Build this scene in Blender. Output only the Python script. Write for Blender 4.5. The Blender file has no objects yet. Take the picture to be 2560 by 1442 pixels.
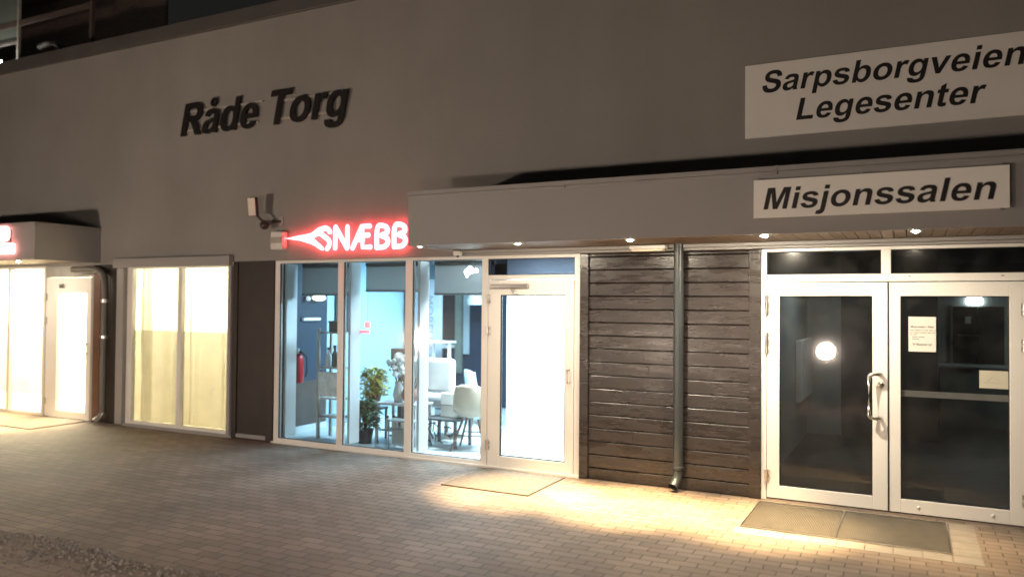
import bpy, bmesh, math, random
from mathutils import Vector, Matrix
R = math.radians
random.seed(7)
S = bpy.context.scene
COL = S.collection

# ---------------------------------------------------------------- camera
cam = bpy.data.cameras.new("camera"); camo = bpy.data.objects.new("camera", cam); COL.objects.link(camo)
yaw, pit, rol = 0.4713, 0.0208, 0.0082
F = Vector((-math.sin(yaw)*math.cos(pit), math.cos(yaw)*math.cos(pit), math.sin(pit)))
R0 = Vector((math.cos(yaw), math.sin(yaw), 0)); U0 = R0.cross(F)
RT = R0*math.cos(rol)+U0*math.sin(rol); UP = -R0*math.sin(rol)+U0*math.cos(rol)
mw = Matrix((RT, UP, -F)).transposed().to_4x4(); mw.translation = (0, -7.9527, 1.8656)
camo.matrix_world = mw
cam.sensor_width = 36; cam.sensor_fit = 'HORIZONTAL'; cam.lens = 27.589
cam.clip_start = 0.05; cam.clip_end = 500
cam.dof.use_dof = True; cam.dof.focus_distance = 7.9; cam.dof.aperture_fstop = 0.62
S.camera = camo

# ---------------------------------------------------------------- night sky, exposure
W = bpy.data.worlds.new("World"); S.world = W; W.use_nodes = True
wn = W.node_tree.nodes; wl = W.node_tree.links
bg = wn['Background']
bg.inputs[0].default_value = (0.085, 0.084, 0.078, 1); bg.inputs[1].default_value = 0.13   # overcast night sky, faint town light
S.view_settings.view_transform = 'Standard'; S.view_settings.look = 'None'
S.view_settings.exposure = 0; S.view_settings.gamma = 1
S.cycles.use_denoising = True
S.cycles.max_bounces = 8; S.cycles.transparent_max_bounces = 16
S.cycles.sample_clamp_indirect = 6
S.cycles.caustics_reflective = False; S.cycles.caustics_refractive = False

# ---------------------------------------------------------------- materials
MATS = {}
def mat(name, col, rough=0.6, metal=0.0, var=0.12, scale=6.0, bump=0.0, bscale=60.0, spec=0.5, coat=0.0, col2=None):
    if name in MATS: return MATS[name]
    m = bpy.data.materials.new(name); m.use_nodes = True; nt = m.node_tree; N = nt.nodes; L = nt.links
    b = N['Principled BSDF']
    tc = N.new('ShaderNodeTexCoord')
    nz = N.new('ShaderNodeTexNoise'); nz.inputs['Scale'].default_value = scale; nz.inputs['Detail'].default_value = 6
    L.new(tc.outputs['Object'], nz.inputs['Vector'])
    cr = N.new('ShaderNodeValToRGB')
    c2 = col2 or tuple(c*(1-var) for c in col); c1 = tuple(min(1, c*(1+var)) for c in col)
    cr.color_ramp.elements[0].position = 0.3; cr.color_ramp.elements[1].position = 0.7
    cr.color_ramp.elements[0].color = (*c2, 1); cr.color_ramp.elements[1].color = (*c1, 1)
    L.new(nz.outputs[0], cr.inputs[0]); L.new(cr.outputs[0], b.inputs['Base Color'])
    b.inputs['Roughness'].default_value = rough; b.inputs['Metallic'].default_value = metal
    b.inputs['Specular IOR Level'].default_value = spec
    b.inputs['Coat Weight'].default_value = coat
    if bump:
        n2 = N.new('ShaderNodeTexNoise'); n2.inputs['Scale'].default_value = bscale; n2.inputs['Detail'].default_value = 4
        L.new(tc.outputs['Object'], n2.inputs['Vector'])
        bp = N.new('ShaderNodeBump'); bp.inputs['Strength'].default_value = bump; bp.inputs['Distance'].default_value = 0.01
        L.new(n2.outputs[0], bp.inputs['Height']); L.new(bp.outputs[0], b.inputs['Normal'])
    MATS[name] = m; return m
def emit(name, col, strength):
    if name in MATS: return MATS[name]
    m = bpy.data.materials.new(name); m.use_nodes = True; N = m.node_tree.nodes; L = m.node_tree.links
    b = N['Principled BSDF']; b.inputs['Base Color'].default_value = (0.8, 0.8, 0.8, 1)
    b.inputs['Emission Color'].default_value = (*col, 1); b.inputs['Emission Strength'].default_value = strength
    MATS[name] = m; return m
def glass(name, tint=(0.93, 0.97, 0.97), refl=1.5, film=None):
    if name in MATS: return MATS[name]
    m = bpy.data.materials.new(name); m.use_nodes = True; N = m.node_tree.nodes; L = m.node_tree.links; N.clear()
    o = N.new('ShaderNodeOutputMaterial'); t = N.new('ShaderNodeBsdfTransparent'); t.inputs[0].default_value = (*tint, 1)
    g = N.new('ShaderNodeBsdfGlossy'); g.inputs['Roughness'].default_value = 0.02; g.inputs['Color'].default_value = (1, 1, 1, 1)
    fr = N.new('ShaderNodeFresnel'); fr.inputs[0].default_value = refl
    mu = N.new('ShaderNodeMath'); mu.operation = 'MULTIPLY'; mu.inputs[1].default_value = 1.7; mu.use_clamp = True
    L.new(fr.outputs[0], mu.inputs[0])
    g2 = N.new('ShaderNodeBsdfGlossy'); g2.inputs['Roughness'].default_value = 0.24; g2.inputs['Color'].default_value = (1, 1, 1, 1)
    gm_ = N.new('ShaderNodeMixShader'); gm_.inputs[0].default_value = 0.10; L.new(g2.outputs[0], gm_.inputs[2])
    g3 = N.new('ShaderNodeBsdfGlossy'); g3.inputs['Roughness'].default_value = 0.075
    gm0 = N.new('ShaderNodeMixShader'); gm0.inputs[0].default_value = 0.30; L.new(g.outputs[0], gm0.inputs[1]); L.new(g3.outputs[0], gm0.inputs[2]); L.new(gm0.outputs[0], gm_.inputs[1])
    mx = N.new('ShaderNodeMixShader'); L.new(mu.outputs[0], mx.inputs[0]); L.new(t.outputs[0], mx.inputs[1]); L.new(gm_.outputs[0], mx.inputs[2])
    # faint dust on the pane
    tc = N.new('ShaderNodeTexCoord'); nz = N.new('ShaderNodeTexNoise'); nz.inputs['Scale'].default_value = 5; nz.inputs['Detail'].default_value = 8
    L.new(tc.outputs['Object'], nz.inputs['Vector'])
    d = N.new('ShaderNodeBsdfDiffuse'); d.inputs[0].default_value = (0.6, 0.6, 0.58, 1)
    mr = N.new('ShaderNodeMapRange'); mr.inputs[1].default_value = 0.4; mr.inputs[2].default_value = 0.8; mr.inputs[3].default_value = 0.004; mr.inputs[4].default_value = 0.03
    if film is not None: mr.inputs[3].default_value = film*0.9; mr.inputs[4].default_value = film*1.1
    L.new(nz.outputs[0], mr.inputs[0])
    m2 = N.new('ShaderNodeMixShader'); L.new(mr.outputs[0], m2.inputs[0]); L.new(mx.outputs[0], m2.inputs[1]); L.new(d.outputs[0], m2.inputs[2])
    L.new(m2.outputs[0], o.inputs[0]); MATS[name] = m; return m
def cloth(name, col, trans=0.6, stripe=0.0):
    if name in MATS: return MATS[name]
    m = bpy.data.materials.new(name); m.use_nodes = True; N = m.node_tree.nodes; L = m.node_tree.links; N.clear()
    o = N.new('ShaderNodeOutputMaterial'); d = N.new('ShaderNodeBsdfDiffuse'); t = N.new('ShaderNodeBsdfTranslucent')
    tc = N.new('ShaderNodeTexCoord'); nz = N.new('ShaderNodeTexNoise'); nz.inputs['Scale'].default_value = 14
    L.new(tc.outputs['Object'], nz.inputs['Vector'])
    cr = N.new('ShaderNodeValToRGB'); cr.color_ramp.elements[0].color = (*[c*0.96 for c in col], 1); cr.color_ramp.elements[1].color = (*col, 1)
    L.new(nz.outputs[0], cr.inputs[0]); L.new(cr.outputs[0], d.inputs[0]); L.new(cr.outputs[0], t.inputs[0])
    mx = N.new('ShaderNodeMixShader'); mx.inputs[0].default_value = trans
    L.new(d.outputs[0], mx.inputs[1]); L.new(t.outputs[0], mx.inputs[2]); L.new(mx.outputs[0], o.inputs[0])
    MATS[name] = m; return m

# plaster of the upper wall: broad stains + fine grain
plaster = mat('grey_plaster', (0.275, 0.265, 0.252), 0.85, var=0.07, scale=0.9, bump=0.25, bscale=220, spec=0.2)
def streak(m, amount):     # faint rain streaks running down the render
    N = m.node_tree.nodes; L = m.node_tree.links; b = N['Principled BSDF']; src = b.inputs['Base Color'].links[0].from_socket
    tc = N.new('ShaderNodeTexCoord'); mp = N.new('ShaderNodeMapping'); mp.inputs['Scale'].default_value = (1.3, 1, 0.30); L.new(tc.outputs['Object'], mp.inputs[0])
    nz = N.new('ShaderNodeTexNoise'); nz.inputs['Scale'].default_value = 1.0; nz.inputs['Detail'].default_value = 9; nz.inputs['Roughness'].default_value = 0.62; L.new(mp.outputs[0], nz.inputs['Vector'])
    g = N.new('ShaderNodeTexNoise'); g.inputs['Scale'].default_value = 38; g.inputs['Detail'].default_value = 3; L.new(tc.outputs['Object'], g.inputs['Vector'])
    ad = N.new('ShaderNodeMath'); ad.operation = 'MULTIPLY_ADD'; ad.inputs[1].default_value = 0.5; L.new(g.outputs[0], ad.inputs[0]); L.new(nz.outputs[0], ad.inputs[2])
    mr = N.new('ShaderNodeMapRange'); mr.inputs[1].default_value = 0.5; mr.inputs[2].default_value = 1.0; mr.inputs[3].default_value = 1-amount; mr.inputs[4].default_value = 1+amount; L.new(ad.outputs[0], mr.inputs[0])
    vm = N.new('ShaderNodeVectorMath'); vm.operation = 'SCALE'; L.new(src, vm.inputs[0]); L.new(mr.outputs[0], vm.inputs[3]); L.new(vm.outputs[0], b.inputs['Base Color'])
streak(plaster, 0.055)
fascia_m = mat('fascia_board', (0.32, 0.312, 0.308), 0.6, var=0.035, scale=1.2, bump=0.06, bscale=150, spec=0.3)
flash_m = mat('flashing_metal', (0.30, 0.29, 0.285), 0.45, var=0.06, scale=3)
coping_m = mat('coping_metal', (0.10, 0.095, 0.09), 0.45, var=0.1, scale=2)
frame_m = mat('white_aluminium', (0.79, 0.77, 0.74), 0.38, var=0.03, scale=2.5)
leaf_m = mat('door_aluminium', (0.80, 0.78, 0.745), 0.36, var=0.03, scale=2.5)
gasket = mat('black_rubber', (0.012, 0.012, 0.012), 0.6)
soffit_m = mat('soffit_pine', (0.17, 0.115, 0.075), 0.5, var=0.25, scale=9)
steel = mat('brushed_steel', (0.62, 0.60, 0.57), 0.28, metal=1.0, var=0.05)
pipe_m = mat('pipe_paint', (0.040,0.046,0.050), 0.34, var=0.1, scale=5)
white_p = mat('white_plastic', (0.72, 0.70, 0.66), 0.4, var=0.04)
dark_p = mat('dark_plastic', (0.035, 0.034, 0.033), 0.45)
sign_m = mat('sign_panel', (0.80, 0.78, 0.735), 0.42, var=0.03, scale=1.5)
black_l = mat('black_lettering', (0.016, 0.014, 0.014), 0.4)
glass_m = glass('window_glass')
glass_s = glass('salon_glass', (0.80, 0.93, 0.97))
glass_d = glass('dark_transom_glass', (0.035, 0.045, 0.06))
film_m = glass('frosted_film', (0.66, 0.64, 0.58), 1.2, film=0.25)

def brown_boards(name, c1, c2, rough=(0.17, 0.40)):
    m = bpy.data.materials.new(name); m.use_nodes = True; N = m.node_tree.nodes; L = m.node_tree.links; b = N['Principled BSDF']
    tc = N.new('ShaderNodeTexCoord'); mp = N.new('ShaderNodeMapping'); mp.inputs['Scale'].default_value = (1.6, 1, 26)
    L.new(tc.outputs['Object'], mp.inputs[0])
    nz = N.new('ShaderNodeTexNoise'); nz.inputs['Scale'].default_value = 2.2; nz.inputs['Detail'].default_value = 8; nz.inputs['Roughness'].default_value = 0.65
    L.new(mp.outputs[0], nz.inputs['Vector'])
    cr = N.new('ShaderNodeValToRGB'); cr.color_ramp.elements[0].color = (*c1, 1); cr.color_ramp.elements[1].color = (*c2, 1)
    cr.color_ramp.elements[0].position = 0.3; cr.color_ramp.elements[1].position = 0.72
    L.new(nz.outputs[0], cr.inputs[0])
    vo = N.new('ShaderNodeTexVoronoi'); vo.inputs['Scale'].default_value = 3.1
    mp2 = N.new('ShaderNodeMapping'); mp2.inputs['Scale'].default_value = (1, 1, 1.7); L.new(tc.outputs['Object'], mp2.inputs[0]); L.new(mp2.outputs[0], vo.inputs['Vector'])
    kr = N.new('ShaderNodeValToRGB'); kr.color_ramp.elements[0].position = 0.03; kr.color_ramp.elements[1].position = 0.09
    kr.color_ramp.elements[0].color = (0.35, 0.3, 0.3, 1); kr.color_ramp.elements[1].color = (1, 1, 1, 1); L.new(vo.outputs['Distance'], kr.inputs[0])
    mx = N.new('ShaderNodeMix'); mx.data_type = 'RGBA'; mx.blend_type = 'MULTIPLY'; mx.inputs[0].default_value = 1
    L.new(cr.outputs[0], mx.inputs[6]); L.new(kr.outputs[0], mx.inputs[7]); L.new(mx.outputs[2], b.inputs['Base Color'])
    n3 = N.new('ShaderNodeTexNoise'); n3.inputs['Scale'].default_value = 3.5; n3.inputs['Detail'].default_value = 5
    mp3 = N.new('ShaderNodeMapping'); mp3.inputs['Scale'].default_value = (1, 1, 5); L.new(tc.outputs['Object'], mp3.inputs[0]); L.new(mp3.outputs[0], n3.inputs['Vector'])
    rr = N.new('ShaderNodeMapRange'); rr.inputs[1].default_value = 0.35; rr.inputs[2].default_value = 0.65; rr.inputs[3].default_value = rough[0]; rr.inputs[4].default_value = rough[1]
    L.new(n3.outputs[0], rr.inputs[0]); L.new(rr.outputs[0], b.inputs['Roughness'])
    n4 = N.new('ShaderNodeTexNoise'); n4.inputs['Scale'].default_value = 1; n4.inputs['Detail'].default_value = 8; n4.inputs['Roughness'].default_value = 0.7
    mp4 = N.new('ShaderNodeMapping'); mp4.inputs['Scale'].default_value = (24, 1, 10); L.new(tc.outputs['Object'], mp4.inputs[0]); L.new(mp4.outputs[0], n4.inputs['Vector'])
    bp = N.new('ShaderNodeBump'); bp.inputs['Strength'].default_value = 0.42; bp.inputs['Distance'].default_value = 0.010; b.inputs['Coat Weight'].default_value = 0.15; b.inputs['Coat Roughness'].default_value = 0.2; b.inputs['Specular IOR Level'].default_value = 0.55
    L.new(n4.outputs[0], bp.inputs['Height']); L.new(bp.outputs[0], b.inputs['Normal'])
    MATS[name] = m; return m
wood_m = brown_boards('brown_painted_boards', (0.0165, 0.0125, 0.0112), (0.032, 0.0245, 0.0215))
brown_m = mat('brown_panel', (0.030, 0.022, 0.019), 0.55, var=0.15, scale=4, bump=0.1)
redwood_m = mat('red_brown_board', (0.11, 0.05, 0.03), 0.55, var=0.2, scale=5)
siding_m = brown_boards('terrace_siding', (0.07, 0.050, 0.043), (0.13, 0.095, 0.082), (0.5, 0.8))

def paving_material():
    m = bpy.data.materials.new('brick_paving'); m.use_nodes = True; N = m.node_tree.nodes; L = m.node_tree.links; b = N['Principled BSDF']
    tc = N.new('ShaderNodeTexCoord')
    wob = N.new('ShaderNodeTexNoise'); wob.inputs['Scale'].default_value = 3; L.new(tc.outputs['Object'], wob.inputs['Vector'])
    sc = N.new('ShaderNodeVectorMath'); sc.operation = 'SCALE'; sc.inputs[3].default_value = 0.03; L.new(wob.outputs[1], sc.inputs[0])
    ad = N.new('ShaderNodeVectorMath'); ad.operation = 'ADD'; L.new(tc.outputs['Object'], ad.inputs[0]); L.new(sc.outputs[0], ad.inputs[1])
    br = N.new('ShaderNodeTexBrick'); br.inputs['Scale'].default_value = 1; br.inputs['Brick Width'].default_value = 0.21; br.inputs['Row Height'].default_value = 0.105
    br.inputs['Mortar Size'].default_value = 0.0045; br.inputs['Mortar Smooth'].default_value = 0.35; br.inputs['Bias'].default_value = 0
    br.inputs['Color1'].default_value = (0.190, 0.143, 0.112, 1); br.inputs['Color2'].default_value = (0.250, 0.192, 0.152, 1); br.inputs['Mortar'].default_value = (0.06, 0.048, 0.04, 1)
    L.new(ad.outputs[0], br.inputs['Vector'])
    nz = N.new('ShaderNodeTexNoise'); nz.inputs['Scale'].default_value = 0.8; nz.inputs['Detail'].default_value = 7; L.new(tc.outputs['Object'], nz.inputs['Vector'])
    mr = N.new('ShaderNodeMapRange'); mr.inputs[1].default_value = 0.3; mr.inputs[2].default_value = 0.7; mr.inputs[3].default_value = 0.72; mr.inputs[4].default_value = 1.15; L.new(nz.outputs[0], mr.inputs[0])
    g = N.new('ShaderNodeTexNoise'); g.inputs['Scale'].default_value = 90; g.inputs['Detail'].default_value = 4; L.new(tc.outputs['Object'], g.inputs['Vector'])
    mr2 = N.new('ShaderNodeMapRange'); mr2.inputs[1].default_value = 0.3; mr2.inputs[2].default_value = 0.7; mr2.inputs[3].default_value = 0.85; mr2.inputs[4].default_value = 1.12; L.new(g.outputs[0], mr2.inputs[0])
    mm = N.new('ShaderNodeMath'); mm.operation = 'MULTIPLY'; L.new(mr.outputs[0], mm.inputs[0]); L.new(mr2.outputs[0], mm.inputs[1])
    vm = N.new('ShaderNodeVectorMath'); vm.operation = 'SCALE'; L.new(br.outputs[0], vm.inputs[0]); L.new(mm.outputs[0], vm.inputs[3])
    L.new(vm.outputs[0], b.inputs['Base Color']); b.inputs['Roughness'].default_value = 0.75; b.inputs['Specular IOR Level'].default_value = 0.35
    ma = N.new('ShaderNodeMath'); ma.operation = 'MULTIPLY_ADD'; ma.inputs[1].default_value = -1.0; ma.inputs[2].default_value = 1.0; L.new(br.outputs['Fac'], ma.inputs[0])
    m3 = N.new('ShaderNodeMath'); m3.operation = 'MULTIPLY_ADD'; m3.inputs[1].default_value = 0.25; L.new(g.outputs[0], m3.inputs[0]); L.new(ma.outputs[0], m3.inputs[2])
    bp = N.new('ShaderNodeBump'); bp.inputs['Strength'].default_value = 0.7; bp.inputs['Distance'].default_value = 0.008
    L.new(m3.outputs[0], bp.inputs['Height']); L.new(bp.outputs[0], b.inputs['Normal'])
    return m

# ---------------------------------------------------------------- mesh helpers
ORG = {}
class MB:
    def __init__(self): self.v = []; self.f = []; self.sm = []
    def add(self, vs, fs, smooth=False):
        o = len(self.v); self.v += [tuple(v) for v in vs]
        for f in fs: self.f.append([i+o for i in f]); self.sm.append(smooth)
        return self
    def box(self, x0, x1, y0, y1, z0, z1):
        return self.add([(x0,y0,z0),(x1,y0,z0),(x1,y1,z0),(x0,y1,z0),(x0,y0,z1),(x1,y0,z1),(x1,y1,z1),(x0,y1,z1)],
                 [(0,3,2,1),(4,5,6,7),(0,1,5,4),(1,2,6,5),(2,3,7,6),(3,0,4,7)])
    def obox(self, c, ax, ay, az, hx, hy, hz):
        c = Vector(c); ax, ay, az = Vector(ax).normalized()*hx, Vector(ay).normalized()*hy, Vector(az).normalized()*hz
        vs = [c+sx*ax+sy*ay+sz*az for sz in (-1,1) for sx,sy in ((-1,-1),(1,-1),(1,1),(-1,1))]
        return self.add(vs, [(0,3,2,1),(4,5,6,7),(0,1,5,4),(1,2,6,5),(2,3,7,6),(3,0,4,7)])
    def rect_xz(self, x0, x1, z0, z1, y):
        return self.add([(x0,y,z0),(x1,y,z0),(x1,y,z1),(x0,y,z1)], [(0,1,2,3)])
    def ring(self, x0, x1, z0, z1, l, r, b, t, y0, y1):      # a frame in the xz plane, butted pieces
        self.box(x0, x0+l, y0, y1, z0, z1); self.box(x1-r, x1, y0, y1, z0, z1)
        self.box(x0+l, x1-r, y0, y1, z0, z0+b); self.box(x0+l, x1-r, y0, y1, z1-t, z1); return self
    def tube(self, pts, rad, n=12, caps=True, sy=1.0, smooth=True):
        pts = [Vector(p) for p in pts]; rads = rad if isinstance(rad, (list, tuple)) else [rad]*len(pts)
        t0 = (pts[1]-pts[0]).normalized(); ref = Vector((0,1,0)) if abs(t0.y) < 0.9 else Vector((0,0,1))
        rings = []
        for i, p in enumerate(pts):
            if i == 0: t = (pts[1]-p).normalized()
            elif i == len(pts)-1: t = (p-pts[i-1]).normalized()
            else: t = ((p-pts[i-1]).normalized()+(pts[i+1]-p).normalized()).normalized()
            a = (ref-ref.dot(t)*t).normalized(); b = t.cross(a)
            rings.append([p+rads[i]*(math.cos(2*math.pi*k/n)*a*sy+math.sin(2*math.pi*k/n)*b) for k in range(n)])
        vs = [v for r in rings for v in r]; fs = []
        for i in range(len(pts)-1):
            for k in range(n): fs.append((i*n+k, i*n+(k+1)%n, (i+1)*n+(k+1)%n, (i+1)*n+k))
        self.add(vs, fs, smooth)
        if caps:
            self.add(rings[0], [tuple(range(n))[::-1]]); self.add(rings[-1], [tuple(range(n))])
        return self
    def lathe(self, c, prof, n=20, smooth=True, axis='z'):
        vs = []; fs = []
        for r, h in prof:
            for k in range(n):
                a = 2*math.pi*k/n; u, w = r*math.cos(a), r*math.sin(a)
                vs.append((c[0]+u, c[1]+w, c[2]+h) if axis == 'z' else (c[0]+u, c[1]+h, c[2]-w))
        for i in range(len(prof)-1):
            for k in range(n): fs.append((i*n+k, i*n+(k+1)%n, (i+1)*n+(k+1)%n, (i+1)*n+k))
        return self.add(vs, fs, smooth)
    def ball(self, c, r, n=12, sq=(1,1,1)):
        prof = [(math.sin(math.pi*i/n)*1, -math.cos(math.pi*i/n)) for i in range(n+1)]
        vs = []; fs = []
        for q, h in prof:
            for k in range(n*2):
                a = math.pi*k/n; vs.append((c[0]+r*q*math.cos(a)*sq[0], c[1]+r*q*math.sin(a)*sq[1], c[2]+r*h*sq[2]))
        m = n*2
        for i in range(n):
            for k in range(m): fs.append((i*m+k, i*m+(k+1)%m, (i+1)*m+(k+1)%m, (i+1)*m+k))
        return self.add(vs, fs, True)
    def prism_xz(self, poly, y0, y1):
        n = len(poly); self.add([(x,y0,z) for x,z in poly]+[(x,y1,z) for x,z in poly],
            [tuple(range(n)), tuple(range(2*n-1, n-1, -1))]+[(i, i+n, (i+1)%n+n, (i+1)%n) for i in range(n)]); return self
    def build(self, name, material, parent=None, bevel=0.0, subs=0):
        o = Vector(ORG.get(parent.name, (0,0,0))) if parent else Vector((0,0,0))
        me = bpy.data.meshes.new(name)
        me.from_pydata([tuple(Vector(v)-o) for v in self.v], [], self.f)
        bm = bmesh.new(); bm.from_mesh(me)
        bmesh.ops.remove_doubles(bm, verts=bm.verts, dist=1e-6) if any(self.sm) else None
        bmesh.ops.recalc_face_normals(bm, faces=bm.faces) if len(bm.faces) > 1 else None
        bm.to_mesh(me); bm.free()
        if any(self.sm):
            for p in me.polygons: p.use_smooth = True
            me.set_sharp_from_angle(angle=R(50))
        if material: me.materials.append(material)
        ob = bpy.data.objects.new(name, me); COL.objects.link(ob)
        if parent: ob.parent = parent
        ORG[ob.name] = tuple(o)
        if bevel:
            md = ob.modifiers.new('bevel', 'BEVEL'); md.width = bevel; md.segments = 2; md.limit_method = 'ANGLE'; md.angle_limit = R(40)
        if subs:
            md = ob.modifiers.new('subd', 'SUBSURF'); md.levels = subs; md.render_levels = subs
        return ob
def tag(o, label=None, cat=None, group=None, kind=None):
    if label: o['label'] = label
    if cat: o['category'] = cat
    if group: o['group'] = group
    if kind: o['kind'] = kind
    return o
def thing(name, label, cat, loc=(0,0,0), group=None):
    o = bpy.data.objects.new(name, None); COL.objects.link(o); o.location = loc; o.empty_display_size = 0.1
    ORG[o.name] = tuple(loc); return tag(o, label, cat, group)
def copy_tree(src, loc, label=None, parent=None):
    c = src.copy(); COL.objects.link(c)
    if parent is not None: c.parent = parent
    else:
        c.location = loc
        if label: c['label'] = label
    for ch in list(src.children): copy_tree(ch, None, None, c)
    return c

# ---------------------------------------------------------------- ground
g = MB()
xs = [-160,-60,-20,20,60,160]; ys = [-160,-60,-20,0.02]
for i in range(5):
    for j in range(3): g.add([(xs[i],ys[j],0),(xs[i+1],ys[j],0),(xs[i+1],ys[j+1],0),(xs[i],ys[j+1],0)], [(0,1,2,3)])
pv = g.build('paving', paving_material()); tag(pv, kind='structure')
g = MB().add([(-160,0.02,-0.004),(160,0.02,-0.004),(160,160,-0.004),(-160,160,-0.004)], [(0,1,2,3)])
tag(g.build('ground', mat('soil', (0.05,0.045,0.04), 0.9)), kind='structure')
slab_m = mat('pale_slab', (0.24, 0.21, 0.18), 0.75, var=0.14, scale=7, bump=0.25, bscale=120)
g = MB()                                                            # border slabs round the entrance grate
for k in range(8): g.box(-1.33+k*0.2, -1.135+k*0.2, -1.30, -1.105, -0.02, 0.004)
for k in range(6): g.box(0.275, 0.47, -1.30+k*0.2, -1.105+k*0.2, -0.02, 0.0045)
tag(g.build('border_slabs', slab_m, bevel=0.004), kind='structure')

# gravel and litter swept along the kerb of the square
g = MB()
for i in range(2600):
    t = random.random(); x = -7.2+4.0*t; w = 0.75+0.25*math.sin(9*t)+0.15*math.sin(23*t)
    y = -4.05-0.05*math.sin(14*t)-(0.02+abs(random.gauss(0,0.5)))*w
    if t > 0.8: y -= (t-0.8)*2
    r = random.choice((0.006,0.008,0.01,0.014,0.02)); a = random.random()*6.3
    dx, dy = math.cos(a)*r, math.sin(a)*r; k = random.uniform(0.5,1); h = r*random.uniform(0.5,1.1)
    g.add([(x+dx,y+dy,0.002),(x-dy*k,y+dx*k,0.002),(x-dx,y-dy,0.002),(x+dy*k,y-dx*k,0.002),(x+dx*.3,y+dy*.3,h),(x-dx*.3,y-dy*.2,h*0.9)],
          [(0,1,4),(1,5,4),(1,2,5),(2,3,5),(3,4,5),(3,0,4)])
for i in range(46):
    x = random.uniform(-9.5,0.5); y = -0.05-abs(random.gauss(0,0.35)) if i % 2 else random.uniform(-3.6,-0.6); a = random.random()*6.3; r = random.uniform(0.008,0.022)
    dx, dy = math.cos(a)*r, math.sin(a)*r
    g.add([(x+dx,y+dy,0.003),(x-dy*.5,y+dx*.5,0.009),(x-dx,y-dy,0.003),(x+dy*.5,y-dx*.5,0.004)],[(0,1,2,3)])
gm = mat('gravel_stone', (0.17,0.15,0.13), 0.75, var=0.7, scale=45)
tag(g.build('gravel', gm), 'scattered grey gravel and small leaf litter on the brick paving', 'gravel', kind='stuff')

# ---------------------------------------------------------------- building shell
B = thing('commercial_building', 'long grey rendered commercial building with brown timber and lit shop fronts', 'building', (-4.5, 0.1, 0))
g = MB().box(-26, 9, -0.03, 0.25, 2.432, 5.72)
# piers between the shop fronts (plain wall core behind the cladding)
upper = g.build('upper_wall', plaster, B)
g = MB().box(-26.05, 9.05, -0.07, 0.30, 5.722, 5.93); g.build('roof_coping', coping_m, B, bevel=0.01)
g = MB().box(-26, 9, 0.31, 14, 5.55, 5.70); g.build('roof', coping_m, B)
core_m = mat('dark_core', (0.045,0.034,0.03), 0.8)
for x0, x1 in ((-8.385,-7.63),(-3.21,-1.315),(-11.38,-10.785),(0.945,9.0),(-26,-15.8)): MB().box(x0, x1, 0.035, 0.25, 0.0, 2.428).build('pier_wall', core_m, B)
for x0, x1, y1 in ((-8.15,-7.895,4.8),(-3.05,-2.9,4.8),(-11.3,-11.0,4.0)): MB().box(x0, x1, 0.252, y1, 0.0, 2.6).build('partition_wall', core_m, B)

# timber cladding between salon and hall entrance
g = MB(); h = 0.1415; z = -0.013
while z < 2.40:
    z1 = min(z+h-0.004, 2.425); j = random.uniform(-0.0015, 0.0015); y0 = 0.002+j
    prof = [(0.03, max(z,0.003)), (y0+0.010, max(z,0.003)), (y0, max(z,0.003)+0.006), (y0, z1-0.009), (y0+0.004, z1-0.003), (y0+0.012, z1), (0.03, z1)]
    n = len(prof); X = [-3.112+i*0.1685 for i in range(11)]
    vs = []; fs = []
    for i, x in enumerate(X):
        wv = 0.0006*math.sin(5.3*x+z*9)
        for k, (y, zz) in enumerate(prof): vs.append((min(x,-1.429), y+(wv if 0 < k < n-1 else 0), zz))
    for i in range(len(X)-1):
        for k in range(n): fs.append((i*n+k, i*n+(k+1)%n, (i+1)*n+(k+1)%n, (i+1)*n+k))
    g.add(vs, fs); z += h
g.build('timber_cladding', wood_m, B)
for x0, x1 in ((-3.214,-3.114),(-1.427,-1.313)):
    MB().box(x0, x1, -0.024, 0.03, 0.002, 2.428).build('corner_board', wood_m, B, bevel=0.006)
jm = mat('joint_shadow', (0.006,0.005,0.005), 0.8)
for jx, k in ((-2.62,3),(-1.78,5),(-2.45,8),(-2.86,10),(-1.66,11),(-2.3,14)):
    MB().box(jx-0.0016, jx+0.0016, -0.0015, 0.02, -0.013+k*0.1415+0.008, -0.013+(k+1)*0.1415-0.012).build('board_joint', jm, B)
# flat brown panels either side of the curtained window
MB().box(-8.30, -7.755, 0.004, 0.03, 0.075, 2.428).build('brown_panel', brown_m, B)
MB().box(-7.75, -7.632, -0.022, 0.03, 0.002, 2.428).build('corner_board', brown_m, B, bevel=0.005)
MB().box(-8.382, -8.302, -0.02, 0.03, 0.002, 2.428).build('corner_board', brown_m, B, bevel=0.005)
MB().box(-8.30, -7.755, -0.012, 0.03, 0.02, 0.072).build('base_flashing', flash_m, B)
g = MB()
for k in range(6): g.box(-11.19+k*0.068, -11.126+k*0.068, 0.0, 0.03, 0.02, 2.428)
g.build('vertical_cladding', brown_m, B, bevel=0.004)
MB().box(-11.36, -11.195, -0.02, 0.03, 0.01, 2.40).build('corner_board', redwood_m, B, bevel=0.006)

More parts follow.
